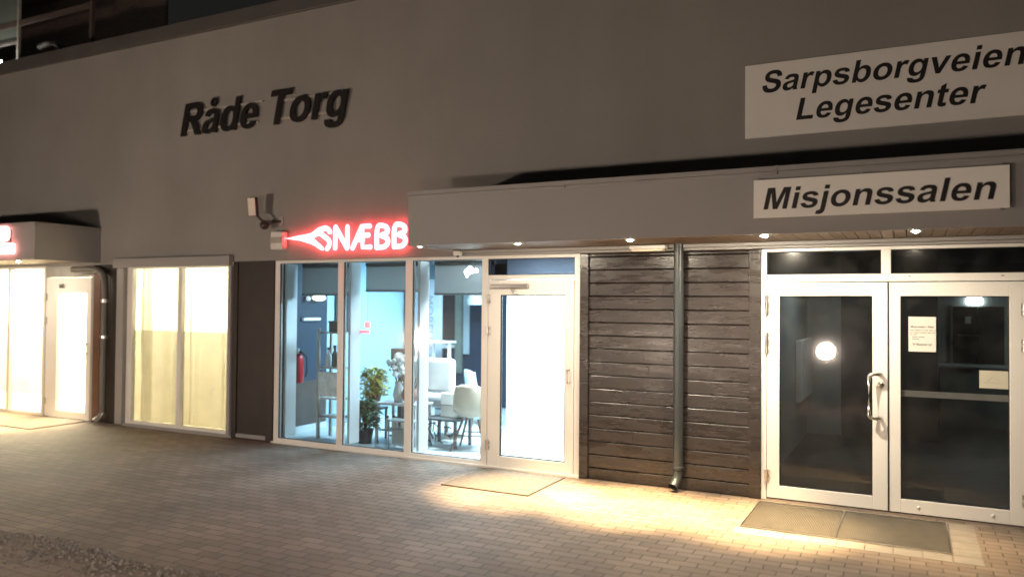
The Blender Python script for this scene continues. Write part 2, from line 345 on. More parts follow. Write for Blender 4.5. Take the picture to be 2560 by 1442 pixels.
# canopies (fascia > flashing, soffit)
def canopy(x0, x1, z0, z1, d, ends):
    g = MB().box(x0, x1, -d, -d+0.03, z0, z1-0.045)
    for xe in ends: g.box(xe[0], xe[1], -d+0.0305, -0.0305, z0, z1-0.045)
    f = g.build('canopy', fascia_m, B)
    g = MB().box(x0-0.01, x1+0.01, -d-0.012, -0.0305, z1-0.0425, z1)
    g.box(x0-0.004, x1+0.004, -d-0.005, -d+0.02, z1-0.07, z1-0.0445)
    x = x0+1.8
    while x < x1: g.box(x, x+0.012, -d-0.016, -d+0.02, z1-0.075, z1+0.004); x += 1.95
    g.build('flashing', flash_m, f, bevel=0.003)
    g = MB(); x = x0+0.035
    while x < x1-0.12: g.box(x, x+0.094, -d+0.032, -0.03, z0+0.012, z0+0.03); x += 0.098
    g.build('soffit', soffit_m, f, bevel=0.004)
    return f
canopy(-4.775, 6.0, 2.485, 3.06, 1.03, [(-4.775,-4.745)])
canopy(-16.5, -11.19, 2.46, 3.0, 1.06, [(-11.22,-11.19)])
# trim bands between soffit and frames
g = MB().box(-4.70, 6, -0.085, -0.031, 2.46, 2.493); g.box(-4.74, 6, -0.055, -0.031, 2.433, 2.456)
g.build('trim_band', fascia_m, B, bevel=0.003)

# interior shells ------------------------------------------------------------
cool_w = mat('cool_white_wall', (0.70,0.73,0.75), 0.6, var=0.03)
navy = mat('navy_wall', (0.022,0.036,0.062), 0.6, var=0.1)
blue_w = mat('pale_blue_wall', (0.36,0.55,0.66), 0.6, var=0.05)
wains = mat('brown_wainscot', (0.075,0.055,0.048), 0.5, var=0.2)
pale_f = mat('pale_salon_floor', (0.50,0.55,0.57), 0.35, var=0.12, scale=4)
dim_w = mat('dim_hall_wall', (0.34,0.36,0.35), 0.7, var=0.05)
dark_f = mat('dark_hall_floor', (0.055,0.055,0.055), 0.45, var=0.3)
def inner(name, m, *boxes):
    for b in boxes: MB().box(*b).build(name, m, B)
# salon
inner('interior_floor', pale_f, (-7.89,-3.05,0.09,4.6,-0.003,0.012))
inner('interior_ceiling', cool_w, (-7.89,-3.06,0.26,4.8,2.60,2.66))
inner('interior_wall', navy, (-7.89,-7.86,0.10,1.33,0.735,2.6))
inner('wainscot', wains, (-7.89,-7.855,0.10,1.33,0.10,0.733))
inner('skirting', cool_w, (-7.89,-7.845,0.10,1.33,0.012,0.098))
inner('interior_wall', blue_w, (-7.89,-7.86,1.34,4.6,0.012,2.6))
inner('interior_wall', navy, (-7.86,-3.06,4.62,4.7,0.012,2.6))
inner('interior_wall', cool_w, (-5.02,-3.06,1.75,1.83,0.012,2.6))       # white partition facing the door
for x in (-7.545, -6.462, -5.40): inner('window_fin', cool_w, (x, x+0.035, 0.10, 0.30, 0.066, 2.39))
# curtained room, left shop, hall
warm_w = mat('warm_white_wall', (0.80,0.74,0.60), 0.7, var=0.03)
inner('interior_wall', warm_w, (-10.99,-8.2,2.3,2.36,0.0,2.6), (-10.99,-10.94,0.252,2.3,0,2.6), (-8.25,-8.2,0.252,2.3,0,2.6))
inner('interior_floor', warm_w, (-10.94,-8.25,0.10,2.3,-0.002,0.013))
inner('interior_ceiling', warm_w, (-10.99,-8.2,0.26,2.36,2.61,2.66))
inner('interior_wall', warm_w, (-19.0,-11.31,1.7,1.76,0,2.6), (-19.05,-19.0,0.26,1.76,0,2.6), (-11.34,-11.301,0.252,1.69,0,2.6))
inner('interior_floor', warm_w, (-19.0,-11.34,0.10,1.7,-0.001,0.014))
inner('interior_ceiling', warm_w, (-19.0,-11.31,0.26,1.76,2.605,2.655))
inner('interior_wall', dim_w, (-1.44,-1.38,0.252,4.4,0.013,2.6), (-1.44,-0.92,4.4,4.46,0.013,2.6), (0.32,3.0,7.0,7.06,0.013,2.6), (3.0,3.06,0.252,7.06,0.013,2.6))
inner('interior_wall', mat('dark_hall_panel',(0.035,0.035,0.036),0.5), (-0.92,0.32,4.42,4.48,0.013,2.6), (0.27,0.318,4.48,7.0,0.013,2.6))
inner('interior_floor', dark_f, (-1.44,3.0,0.10,7.0,-0.0015,0.0125))
inner('interior_ceiling', dim_w, (-1.44,3.06,0.26,7.06,2.6,2.65))

# ---------------------------------------------------------------- windows and doors of the building
def pane(parent, x0, x1, z0, z1, y=0.035, m=None, name='pane'):
    return MB().rect_xz(x0, x1, z0, z1, y).build(name, m or glass_m, parent)
def seal(parent, x0, x1, z0, z1, y=0.012, w=0.008):
    return MB().ring(x0-0.001, x1+0.001, z0-0.001, z1+0.001, w, w, w, w, y, y+0.02).build('gasket', gasket, parent)

# salon shop window
sw = MB(); sw.box(-7.625,-7.547,0,0.07,0,2.43); sw.box(-7.547,-4.367,0,0.07,2.393,2.43); sw.box(-7.547,-4.367,0,0.07,0.0,0.066)
for a, b in ((-6.56,-6.47),(-5.515,-5.415),(-4.447,-4.367)): sw.box(a, b, 0.0, 0.07, 0.066, 2.393)
SWN = sw.build('shop_window', frame_m, B, bevel=0.004)
MB().box(-7.64,-3.215,-0.03,-0.001,0.0,0.022).build('sill', frame_m, SWN)
for a, b in ((-7.547,-6.56),(-6.47,-5.515),(-5.415,-4.447)):
    pane(SWN, a, b, 0.066, 2.393, m=glass_s); seal(SWN, a, b, 0.066, 2.393)
# salon door with transom
fr = MB(); fr.box(-3.285,-3.2175,0,0.07,0,2.43); fr.box(-4.366,-3.285,0,0.07,2.393,2.43); fr.box(-4.366,-3.285,0,0.07,2.155,2.205)
DF = fr.build('door_frame', frame_m, B, bevel=0.004)
pane(DF, -4.366, -3.285, 2.205, 2.393, m=glass_d); seal(DF, -4.366, -3.285, 2.205, 2.393)
D1 = MB().ring(-4.355,-3.292,0.015,2.148,0.155,0.10,0.13,0.17,-0.006,0.06).build('salon_door', leaf_m, B, bevel=0.004)
pane(D1, -4.20, -3.392, 0.145, 1.978, m=glass_s); seal(D1, -4.20, -3.392, 0.145, 1.978, y=0.008, w=0.012)
MB().box(-4.31,-3.83,-0.045,-0.007,2.055,2.10).build('door_closer', steel, D1, bevel=0.006)
MB().tube([(-4.05,-0.03,2.05),(-4.0,-0.035,2.0),(-3.96,-0.012,1.99)],0.012,8).build('closer_arm', steel, D1)
def hinge(parent, x, z, m=steel):
    g = MB().tube([(x,-0.022,z-0.055),(x,-0.022,z+0.055)],0.013,10); g.box(x-0.022,x+0.028,-0.018,-0.0065,z-0.05,z-0.012); g.box(x-0.022,x+0.028,-0.018,-0.0065,z+0.012,z+0.05)
    return g.build('hinge', m, parent)
for zz in (1.93,1.56,0.26): hinge(D1, -4.352, zz)
MB().tube([(-3.34,-0.006,1.02),(-3.34,-0.06,1.02),(-3.34,-0.06,1.16),(-3.34,-0.006,1.16)],0.011,8).build('handle', steel, D1)

# hall entrance: frame with two transom panes and a pair of glazed leaves
fr = MB(); fr.box(-1.312,-1.263,0,0.07,0,2.43); fr.box(0.875,0.945,0,0.07,0,2.43); fr.box(-1.263,0.875,0,0.07,2.40,2.43); fr.box(-1.263,0.875,0,0.07,2.108,2.178); fr.box(-0.25,-0.17,0.0,0.07,2.178,2.40)
HF = fr.build('door_frame', frame_m, B, bevel=0.004)
for a, b in ((-1.263,-0.25),(-0.17,0.875)): pane(HF, a, b, 2.178, 2.40, m=glass_d); seal(HF, a, b, 2.178, 2.40)
for x in (-1.10,-0.42,-0.02,0.70): MB().box(x-0.012,x+0.012,-0.003,0.0,2.150,2.156).build('vent_slot', dark_p, HF)
MB().box(-1.263,0.875,-0.02,0.06,0.0,0.018).build('threshold', steel, HF)
DL = MB().ring(-1.258,-0.198,0.024,2.10,0.116,0.126,0.122,0.126,-0.008,0.06).build('entrance_door', leaf_m, B, bevel=0.004)
pane(DL, -1.142, -0.324, 0.146, 1.974); seal(DL, -1.142, -0.324, 0.146, 1.974, y=0.006)
for zz in (1.93,1.84,1.565,1.475,0.24): hinge(DL, -1.258, zz)
g = MB(); hx, hy = -0.352, -0.085
pts = [(-0.262,-0.008,1.262),(-0.262,-0.05,1.262),(-0.275,-0.075,1.262),(-0.31,hy,1.262),(-0.338,hy,1.255),(hx,hy,1.235),(hx,hy,1.06),(hx,hy,0.89),(-0.338,hy,0.868),(-0.31,hy,0.861),(-0.275,-0.075,0.861),(-0.262,-0.05,0.861),(-0.262,-0.008,0.861)]
g.tube(pts, 0.0165, 12).build('pull_handle', steel, DL)
g = MB().lathe((-0.258,-0.008,1.16),[(0.0,-0.014),(0.012,-0.014),(0.024,-0.010),(0.030,-0.004),(0.030,0.0)],18,axis='y'); g.build('lock', steel, DL)
DR = MB().ring(-0.190,0.868,0.024,2.10,0.098,0.122,0.122,0.126,-0.008,0.06).build('entrance_door', leaf_m, B, bevel=0.004)
pane(DR, -0.092, 0.746, 0.146, 1.974); seal(DR, -0.092, 0.746, 0.146, 1.974, y=0.006)
for zz in (1.86,1.555,0.24): hinge(DR, 0.852, zz)
MB().box(-0.196,-0.186,-0.012,-0.0085,0.03,2.095).build('meeting_seal', gasket, DR)
for dx in (0.05,0.62): MB().lathe((dx,-0.008,0.085),[(0,-0.006),(0.012,-0.005),(0.016,0)],12,axis='y').build('plug_cap', white_p, DR)
MB().box(-0.085,0.742,0.058,0.075,1.063,1.118).build('push_bar', mat('pale_bar',(0.85,0.84,0.78),0.5), DR)

# curtained window
fr = MB().ring(-10.60,-8.39,0.02,2.39,0.12,0.065,0.06,0.03,0,0.07); fr.box(-9.50,-9.42,0,0.07,0.08,2.36)
LW = fr.build('curtained_window', frame_m, B, bevel=0.004)
for a, b in ((-10.48,-9.50),(-9.42,-8.455)): pane(LW, a, b, 0.08, 2.36); pane(LW, a, b, 0.08, 1.44, y=0.042, m=film_m, name='frosted_film')
MB().box(-10.79,-8.37,-0.115,-0.031,2.375,2.515).build('blind_cassette', fascia_m, LW, bevel=0.008)
MB().box(-10.765,-10.61,-0.06,0.03,0.02,2.373).build('guide_rail', flash_m, LW, bevel=0.006)
MB().box(-8.452,-8.392,-0.05,-0.001,0.02,2.373).build('guide_rail', flash_m, LW, bevel=0.006)
MB().box(-10.62,-8.38,-0.035,-0.001,0.0,0.04).build('sill', fascia_m, LW)

# left shop front
fr = MB(); fr.box(-15.8,-12.60,0,0.07,2.43-0.04,2.43); fr.box(-15.8,-12.60,0,0.07,0,0.05)
for a, b in ((-12.66,-12.60),(-13.62,-13.54),(-14.7,-14.62),(-15.8,-15.72)): fr.box(a, b, 0.0, 0.07, 0.05, 2.39)
LS = fr.build('shop_window', frame_m, B, bevel=0.004)
for a, b in ((-13.54,-12.66),(-14.62,-13.62),(-15.72,-14.7)):
    pane(LS, a, b, 0.05, 2.39); pane(LS, a, b, 0.05, 1.45, y=0.042, m=film_m, name='frosted_film')
strip_m = glass('pale_green_film', (1.0, 1.0, 0.84), 1.05, film=0.02)
MB().box(-13.15,-12.70,0.030,0.033,1.47,1.62).build('film_stripe', strip_m, LS)
fr = MB(); fr.box(-12.598,-12.565,0,0.07,0,2.43); fr.box(-11.43,-11.38,0,0.07,0,2.43); fr.box(-12.565,-11.43,0,0.07,2.245,2.43)
LF = fr.build('door_frame', mat('grey_aluminium',(0.30,0.29,0.27),0.4), B, bevel=0.004)
D3 = MB().ring(-12.56,-11.435,0.015,2.24,0.29,0.11,0.11,0.245,-0.006,0.06).build('shop_door', leaf_m, B, bevel=0.004)
pane(D3, -12.27, -11.545, 0.125, 1.995)
MB().box(-12.15,-11.75,0.030,0.033,1.47,1.62).build('film_stripe', strip_m, D3)
for zz in (1.93,1.55,0.25): hinge(D3, -12.55, zz)
MB().tube([(-11.49,-0.006,1.05),(-11.49,-0.06,1.05),(-11.49,-0.06,1.2),(-11.49,-0.006,1.2)],0.011,8).build('handle', steel, D3)
MB().box(-12.2,-12.08,-0.03,-0.007,2.08,2.14).build('door_closer', steel, D3, bevel=0.004)

# upper storey set back on the roof, boarded
UPS = MB()
z = 5.705
while z < 9.0: UPS.box(-30, -14.2, 3.52, 3.56, z, z+0.135); z += 0.14
UPS.build('upper_storey', siding_m, B)
MB().box(-30.2,-14.1,3.3,4.0,9.02,9.2).build('eaves', coping_m, B)

# ---------------------------------------------------------------- terrace things
t = thing('glass_balustrade', 'greenish glass balustrade panel with pale post on the roof terrace at upper left', 'balustrade', (-15.3,0.6,5.7))
MB().box(-17.2,-14.50,0.59,0.602,6.61,7.70).build('glass_panel', mat('terrace_glass',(0.16,0.19,0.17),0.12,var=0.15,scale=2), t)
MB().box(-14.498,-14.45,0.57,0.62,5.70,7.75).build('post', mat('pale_post',(0.35,0.35,0.32),0.5), t, bevel=0.004)
MB().box(-17.2,-14.50,0.565,0.625,6.56,6.608).build('rail', coping_m, t)
t = thing('terrace_chair', 'dim curved terrace chair behind the roof edge beside the glass balustrade', 'chair', (-13.8,0.9,5.7))
MB().tube([(-14.5,1.0,6.60),(-14.2,0.95,6.60),(-13.9,0.9,6.55),(-13.72,0.88,6.45),(-13.68,0.87,6.25),(-13.68,0.87,5.702)],[0.05,0.05,0.05,0.045,0.03,0.03],8).build('armrest', mat('chair_grey',(0.07,0.07,0.066),0.6), t)
MB().box(-14.5,-13.8,0.95,1.6,6.05,6.12).build('seat', mat('chair_grey',(0.07,0.07,0.066),0.6), t, bevel=0.01)
for x, y in ((-14.45,1.0),(-14.45,1.55),(-13.85,1.55)): MB().box(x-0.02,x+0.02,y-0.02,y+0.02,5.702,6.05).build('leg', mat('chair_grey',(0.07,0.07,0.066),0.6), t)
t = thing('terrace_post', 'slim dark post with top rail on the roof terrace right of the curved chair', 'post', (-12.4,0.6,5.7))
MB().box(-12.45,-12.39,0.57,0.63,5.702,7.0).build('upright', siding_m, t); MB().box(-16.0,-12.455,0.58,0.62,6.86,6.95).build('top_rail', siding_m, t)
t = thing('terrace_lamp', 'tiny bright lamp on the roof edge below the glass balustrade', 'lamp', (-14.8,0.45,5.93))
MB().lathe((-14.8,0.45,5.70),[(0,0),(0.05,0),(0.05,0.02),(0.02,0.03),(0.02,0.40),(0.0,0.40)],12).build('stem', dark_p, t)
MB().box(-14.9,-14.72,0.38,0.46,6.12,6.22).build('lamp_head', emit('terrace_glow',(1,0.92,0.82),110), t, bevel=0.02)

# ---------------------------------------------------------------- lettering: bold grotesque outlines (o = on curve, c = off curve)
def P(s):
    out = []
    for tok in s.split():
        c = tok[0] == 'c'; x, y = tok.lstrip('c').split(','); out.append((float(x), float(y), c))
    return out
GL = {
'e':(556,["520,212 178,212 c180,150 212,118 c241,84 286,84 c316,84 340,102 c361,118 372,152 509,129 c482,55 428,21 c372,-12 288,-12 c155,-12 92,75 c40,145 40,256 c40,385 108,458 c175,531 278,531 c395,531 460,455 c525,378 520,212","182,300 386,300 c384,360 355,392 c326,424 285,424 c240,424 211,391 c181,358 182,300"]),
'n':(611,["543,0 406,0 406,265 c406,349 397,373 c388,398 369,411 c349,425 321,425 c285,425 256,405 c228,386 217,353 c207,321 207,235 207,0 70,0 70,519 197,519 197,443 c265,531 368,531 c414,531 451,515 c489,498 508,473 c528,447 535,415 c543,383 543,322"]),
'r':(389,["203,0 66,0 66,519 193,519 193,445 c226,497 252,514 c279,531 312,531 c360,531 404,505 361,386 c326,409 296,409 c267,409 247,393 c227,376 215,335 c203,293 203,160"]),
'i':(278,["72,0 209,0 209,519 72,519","72,589 209,589 209,716 72,716"]),
'l':(278,["72,0 209,0 209,716 72,716"]),
'j':(278,["72,519 209,519 209,7 c209,-94 196,-136 c182,-178 145,-201 c107,-224 49,-224 c28,-224 3,-220 c-21,-217 -48,-209 -24,-93 c-8,-97 9,-97 c28,-97 40,-89 c53,-81 62,-66 c72,-50 72,2","72,589 209,589 209,716 72,716"]),
's':(556,["24,148 161,169 c170,129 197,108 c224,88 273,88 c327,88 354,108 c372,122 372,145 c372,161 362,171 c352,181 316,189 c150,226 105,256 c43,298 43,373 c43,441 97,486 c150,532 262,532 c369,532 421,497 c473,462 493,394 364,370 c355,401 332,417 c308,433 265,433 c210,433 186,418 c170,407 170,389 c170,374 184,364 c203,350 315,324 c427,299 471,263 c515,226 515,161 c515,90 456,39 c397,-12 281,-12 c175,-12 114,30 c52,73 24,148"]),
'S':(667,["36,233 177,247 c190,176 229,142 c268,109 334,109 c404,109 440,139 c475,168 475,208 c475,233 460,251 c446,269 408,282 c382,291 291,314 c174,343 126,385 c60,445 60,531 c60,587 91,635 c123,683 182,708 c242,733 325,733 c462,733 531,673 c600,613 604,513 459,506 c449,562 418,587 c387,612 324,612 c260,612 224,585 c200,568 200,540 c200,514 222,495 c250,472 358,446 c466,421 518,394 c570,367 599,320 c628,273 628,204 c628,141 593,87 c558,32 495,5 c431,-21 336,-21 c197,-21 123,43 c49,107 36,233"]),
'a':(556,["174,361 50,383 c71,458 122,495 c173,531 275,531 c367,531 412,509 c456,487 475,453 c493,420 493,330 492,170 c492,101 498,68 c505,36 523,0 387,0 c378,22 369,57 c334,23 294,5 c254,-12 208,-12 c128,-12 82,32 c36,75 36,142 c36,186 57,220 c78,255 116,273 c154,291 225,305 c322,323 359,339 359,352 c359,392 340,408 c320,425 266,425 c230,425 209,411 c189,396 174,361","359,250 c333,241 276,229 c218,217 200,205 c173,186 173,156 c173,127 195,106 c216,85 250,85 c287,85 321,110 c347,129 355,156 c359,174 359,225"]),
'b':(611,["66,0 66,716 203,716 203,458 c267,531 354,531 c448,531 510,462 c572,394 572,266 c572,133 509,60 c446,-12 355,-12 c311,-12 267,11 c224,33 193,77 193,0","202,271 c202,191 227,152 c263,98 322,98 c368,98 400,137 c432,176 432,260 c432,350 400,389 c367,429 317,429 c267,429 235,391 c202,352 202,271"]),
'p':(611,["68,519 196,519 196,443 c221,482 263,506 c306,531 358,531 c449,531 512,460 c575,389 575,262 c575,132 511,60 c448,-12 357,-12 c314,-12 279,5 c244,23 205,64 205,-198 68,-198","204,268 c204,181 238,139 c273,97 323,97 c371,97 403,136 c435,174 435,262 c435,344 402,383 c369,423 320,423 c270,423 237,384 c204,345 204,268"]),
'd':(611,["547,0 420,0 420,76 c388,32 345,10 c302,-12 258,-12 c169,-12 105,60 c41,132 41,261 c41,393 103,462 c165,531 260,531 c347,531 410,458 410,716 547,716","181,271 c181,188 204,151 c237,97 297,97 c344,97 378,138 c411,178 411,258 c411,348 379,388 c346,427 296,427 c247,427 214,388 c181,350 181,271"]),
'g':(611,["58,-34 215,-53 c219,-81 233,-91 c252,-105 294,-105 c347,-105 373,-89 c391,-79 400,-55 c406,-38 406,7 406,83 c346,0 253,0 c150,0 90,87 c43,156 43,259 c43,388 105,460 c167,531 259,531 c354,531 416,447 416,519 544,519 544,53 c544,-39 529,-84 c514,-130 486,-156 c459,-182 413,-196 c368,-211 298,-211 c167,-211 112,-166 c57,-121 57,-52","184,267 c184,185 215,148 c247,110 293,110 c343,110 377,149 c411,187 411,263 c411,342 379,380 c346,419 296,419 c248,419 216,381 c184,344 184,267"]),
'o':(611,["40,266 c40,335 74,399 c108,463 170,497 c232,531 309,531 c427,531 503,454 c578,377 578,260 c578,142 502,65 c426,-12 310,-12 c238,-12 173,20 c108,53 74,115 c40,178 40,266","180,259 c180,182 217,141 c253,100 310,100 c365,100 402,141 c438,182 438,260 c438,337 402,378 c365,419 310,419 c253,419 217,378 c180,337 180,259"]),
'v':(556,["215,0 5,519 150,519 247,254 276,166 305,254 404,519 546,519 339,0"]),
't':(333,["309,519 309,409 216,409 216,200 c216,137 218,126 c221,116 230,109 c240,103 253,103 c272,103 307,116 319,9 c272,-12 212,-12 c175,-12 146,0 c117,13 103,32 c89,52 84,84 c79,107 79,178 79,409 16,409 16,519 79,519 79,622 216,702 216,519"]),
'L':(611,["73,0 73,710 218,710 218,121 578,121 578,0"]),
'M':(833,["71,0 71,716 287,716 417,228 545,716 762,716 762,0 628,0 628,564 486,0 347,0 205,564 205,0"]),
'R':(722,["73,0 73,716 377,716 c492,716 544,697 c596,677 627,628 c659,579 659,515 c659,435 611,383 c564,330 470,317 c517,289 547,257 c578,224 630,141 717,0 544,0 440,158 c384,243 363,265 c343,287 320,295 c297,303 247,303 218,303 218,0","218,417 325,417 c429,417 455,426 c481,435 495,456 c510,477 510,509 c510,545 491,567 c472,589 437,594 c420,597 331,597 218,597"]),
'T':(611,["234,0 234,595 21,595 21,716 591,716 591,595 379,595 379,0"]),
' ':(278,[])}
def ringpts(cx, cy, r): return ' '.join(f"{cx+r*math.cos(a*math.pi/8):.1f},{cy+r*math.sin(a*math.pi/8):.1f}" for a in range(16))
GL['å'] = (556, GL['a'][1]+[ringpts(272,672,98), ringpts(272,672,46)])
def sample(c):
    p = P(c); out = []; n = len(p); i = 0
    if p[0][:2] == p[-1][:2]: p = p[:-1]; n -= 1
    while i < n:
        x, y, off = p[i]
        if not off: out.append((x, y))
        else:
            a = out[-1]; b = p[(i+1) % n]
            for k in range(1, 6):
                t = k/6; out.append(((1-t)**2*a[0]+2*t*(1-t)*x+t*t*b[0], (1-t)**2*a[1]+2*t*(1-t)*y+t*t*b[1]))
        i += 1
    return out
def glyph_mesh(contours, name, depth):
    cu = bpy.data.curves.new(name, 'CURVE'); cu.dimensions = '2D'; cu.fill_mode = 'BOTH'; cu.extrude = depth/2
    for c in contours:
        sp = cu.splines.new('POLY'); sp.points.add(len(c)-1); sp.use_cyclic_u = True
        for q, (x, y) in zip(sp.points, c): q.co = (x, y, 0, 1)
    ob = bpy.data.objects.new(name, cu); COL.objects.link(ob)
    me = bpy.data.meshes.new_from_object(ob.evaluated_get(bpy.context.evaluated_depsgraph_get()))
    bpy.data.objects.remove(ob); bpy.data.curves.remove(cu)
    return me
def lettering(text, x, y, z, size, xs, shear, depth, material, parent, name='lettering', per_letter=False, name1='letter'):
    o = Vector(ORG[parent.name]); px = 0.0; all_c = []
    for ch in text:
        adv, cs = GL[ch]
        conts = []
        for c in cs: conts.append([(x+((px+u*xs)+w*shear)*size/1000, z+w*size/1000) for u, w in sample(c)])
        px += adv*xs
        if per_letter and conts: all_c.append(conts)
        else: all_c += [conts] if not all_c and not per_letter else []; 
        if not per_letter and all_c[0] is not conts: all_c[0] += conts
    for conts in all_c:
        me = glyph_mesh(conts, name, depth)
        me.transform(Matrix.Rotation(R(90), 4, 'X')); me.transform(Matrix.Translation(Vector((0,y,0))-o))
        me.materials.append(material)
        ob = bpy.data.objects.new(name1 if per_letter else name, me); COL.objects.link(ob); ob.parent = parent

# white sign on the upper wall
t = thing('wall_sign', 'large white two-line sign board reading Sarpsborgveien Legesenter on the upper wall', 'sign', (-0.2,-0.03,3.5))
MB().box(-1.46,1.10,-0.062,-0.031,3.515,4.235).build('panel', sign_m, t, bevel=0.003)
lettering('Sarpsborgveien', -1.318, -0.0635, 3.950, 0.287, 1.008, 0.21, 0.003, black_l, t)
lettering('Legesenter', -1.005, -0.0635, 3.654, 0.289, 1.008, 0.21, 0.003, black_l, t)
# white sign on the canopy fascia
t = thing('canopy_sign', 'narrow white sign board reading Misjonssalen on the canopy fascia', 'sign', (-0.27,-1.05,2.6))
MB().box(-1.198,0.652,-1.085,-1.055,2.617,2.940).build('panel', mat('bright_sign_panel',(0.90,0.88,0.83),0.42,var=0.02,scale=1.5), t, bevel=0.002)
for x in (-1.17,-0.36,0.60):
    for z in (2.612,2.945): MB().box(x-0.006,x+0.006,-1.088,-1.053,z-0.007,z+0.007).build('clip', steel, t)
lettering('Misjonssalen', -1.137, -1.0865, 2.687, 0.252, 1.075, 0.21, 0.003, black_l, t)
# dark free-standing letters
t = thing('letter_sign', 'black slanted metal letters reading Råde Torg high on the grey wall', 'sign', (-7.9,-0.03,4.2))
lettering('Råde Torg', -9.455, -0.068, 4.253, 0.640, 0.965, 0.22, 0.03, black_l, t, per_letter=True)
rail_m = mat('pale_rail',(0.40,0.38,0.35),0.5)
for a, b, z in ((-9.33,-7.93,4.33),(-9.25,-7.85,4.60),(-7.6,-6.5,4.33),(-7.5,-6.42,4.57)):
    MB().box(a, b, -0.054, -0.0305, z-0.012, z+0.012).build('rail', rail_m, t)

# red neon salon sign
red_e = emit('red_neon', (1.0, 0.062, 0.075), 16.0)
t = thing('neon_sign', 'glowing red neon sign reading SNÆBB with a beak shaped first letter', 'sign', (-6.4,-0.03,2.55))
ST = {'beak':[(-7.4,2.716),(-7.298,2.724),(-7.151,2.746),(-7.017,2.760),(-6.932,2.774),(-6.873,2.806),(-6.814,2.841),(-6.765,2.852),(-6.75,2.82),(-6.765,2.787),(-6.789,2.757),(-6.818,2.732),(-6.86,2.727),(-6.907,2.703),(-6.859,2.671),(-6.799,2.632),(-6.75,2.594),(-6.724,2.561),(-6.75,2.541),(-6.791,2.558),(-6.857,2.596),(-6.93,2.629),(-7.003,2.647),(-7.1,2.674),(-7.248,2.696),(-7.348,2.709)],
'S':[(-6.63,2.779),(-6.654,2.812),(-6.707,2.833),(-6.76,2.821),(-6.783,2.785),(-6.765,2.747),(-6.693,2.708),(-6.64,2.669),(-6.633,2.623),(-6.65,2.586),(-6.673,2.564)],
'N':[(-6.541,2.57),(-6.538,2.827),(-6.526,2.835),(-6.355,2.57),(-6.348,2.829)],
'A':[[(-6.264,2.563),(-6.133,2.807),(-6.122,2.829),(-6.0,2.829)],[(-6.204,2.665),(-6.108,2.662)],[(-6.122,2.82),(-6.108,2.568),(-5.99,2.569)],[(-6.110,2.716),(-6.02,2.718)]],
'B':[(-5.88,2.557),(-5.884,2.833),(-5.781,2.829),(-5.727,2.801),(-5.715,2.756),(-5.747,2.722),(-5.834,2.707),(-5.736,2.682),(-5.708,2.637),(-5.724,2.589),(-5.777,2.559),(-5.881,2.562)]}
def smooth_path(p, it=2):
    for _ in range(it):
        q = [p[0]]
        for a, b in zip(p, p[1:]): q += [(a[0]*.75+b[0]*.25, a[1]*.75+b[1]*.25), (a[0]*.25+b[0]*.75, a[1]*.25+b[1]*.75)]
        p = q+[p[-1]]
    return p
def neon(path, smooth=True):
    g = MB()
    for p in (path if isinstance(path[0], list) else [path]):
        q = smooth_path(p) if smooth else p
        g.tube([(x,-0.085,z) for x, z in q], 0.034, 10, sy=0.5)
        for e in (q[0], q[-1]): g.ball((e[0],-0.085,e[1]), 0.034, 6, (1,0.5,1))
    return g
beak = MB().prism_xz(ST['beak'], -0.100, -0.068).build('beak', red_e, t, bevel=0.006)
neon(ST['S']).build('letter', red_e, t)
neon([[(-6.541,2.57),(-6.541,2.83)],[(-6.536,2.835),(-6.352,2.565)],[(-6.348,2.57),(-6.348,2.832)]], False).build('letter', red_e, t)
neon(ST['A'], False).build('letter', red_e, t)
neon([(x-0.010, z) for x, z in ST['B']]).build('letter', red_e, t)
neon([(x+0.250, z+0.004) for x, z in ST['B']]).build('letter', red_e, t)
for x in (-7.0,-6.7,-6.44,-6.11,-5.80,-5.53): MB().box(x-0.008,x+0.008,-0.069,-0.031,2.70,2.716).build('stand_off', dark_p, t)

# cropped lit sign on the left canopy
t = thing('lit_canopy_sign', 'overexposed lit sign with rounded end on the left canopy fascia', 'sign', (-12,-1.06,2.5))
le = emit('sign_glow', (1.0,0.30,0.28), 7.0)
g = MB(); poly = [(-12.3,2.735),(-11.82,2.735),(-11.77,2.755),(-11.745,2.80),(-11.745,2.88),(-11.765,2.93),(-11.81,2.955),(-12.3,2.955)]
g.prism_xz(poly, -1.13, -1.075).build('letter', le, t, bevel=0.01)
MB().prism_xz([(-12.4,2.545),(-11.64,2.545),(-11.615,2.56),(-11.615,2.69),(-11.64,2.705),(-12.4,2.705)], -1.13, -1.075).build('light_bar', le, t, bevel=0.01)
MB().box(-12.35,-11.75,-1.0745,-1.061,2.60,2.90).build('backplate', dark_p, t)

# ---------------------------------------------------------------- floodlight with sensor, emergency light, small sensor
t = thing('floodlight', 'white floodlight on a wall bracket above the curtained window', 'floodlight', (-7.5,-0.03,3.0))
g = MB().obox((-7.80,-0.24,3.14),(1,0.12,0.0),(-0.12,1,0.12),(0.0,-0.12,1),0.062,0.028,0.125); g.build('lamp_head', dark_p, t, bevel=0.012)
g = MB().obox((-7.796,-0.275,3.136),(1,0.12,0.0),(-0.12,1,0.12),(0.0,-0.12,1),0.057,0.008,0.118); g.build('lens', mat('lens_glass',(0.72,0.66,0.58),0.25), t, bevel=0.01)
MB().tube([(-7.78,-0.22,3.04),(-7.68,-0.2,2.95),(-7.58,-0.12,2.93),(-7.50,-0.032,2.95)],0.018,10).build('arm', dark_p, t)
MB().ball((-7.68,-0.16,2.90),0.062,10).build('joint', dark_p, t)
MB().box(-7.53,-7.46,-0.045,-0.031,2.90,3.02).build('wall_plate', fascia_m, t, bevel=0.006)
t = thing('motion_sensor', 'pale box shaped motion sensor under the floodlight', 'sensor', (-7.5,-0.03,2.6))
MB().box(-7.60,-7.39,-0.13,-0.031,2.575,2.81).build('housing', white_p, t, bevel=0.012)
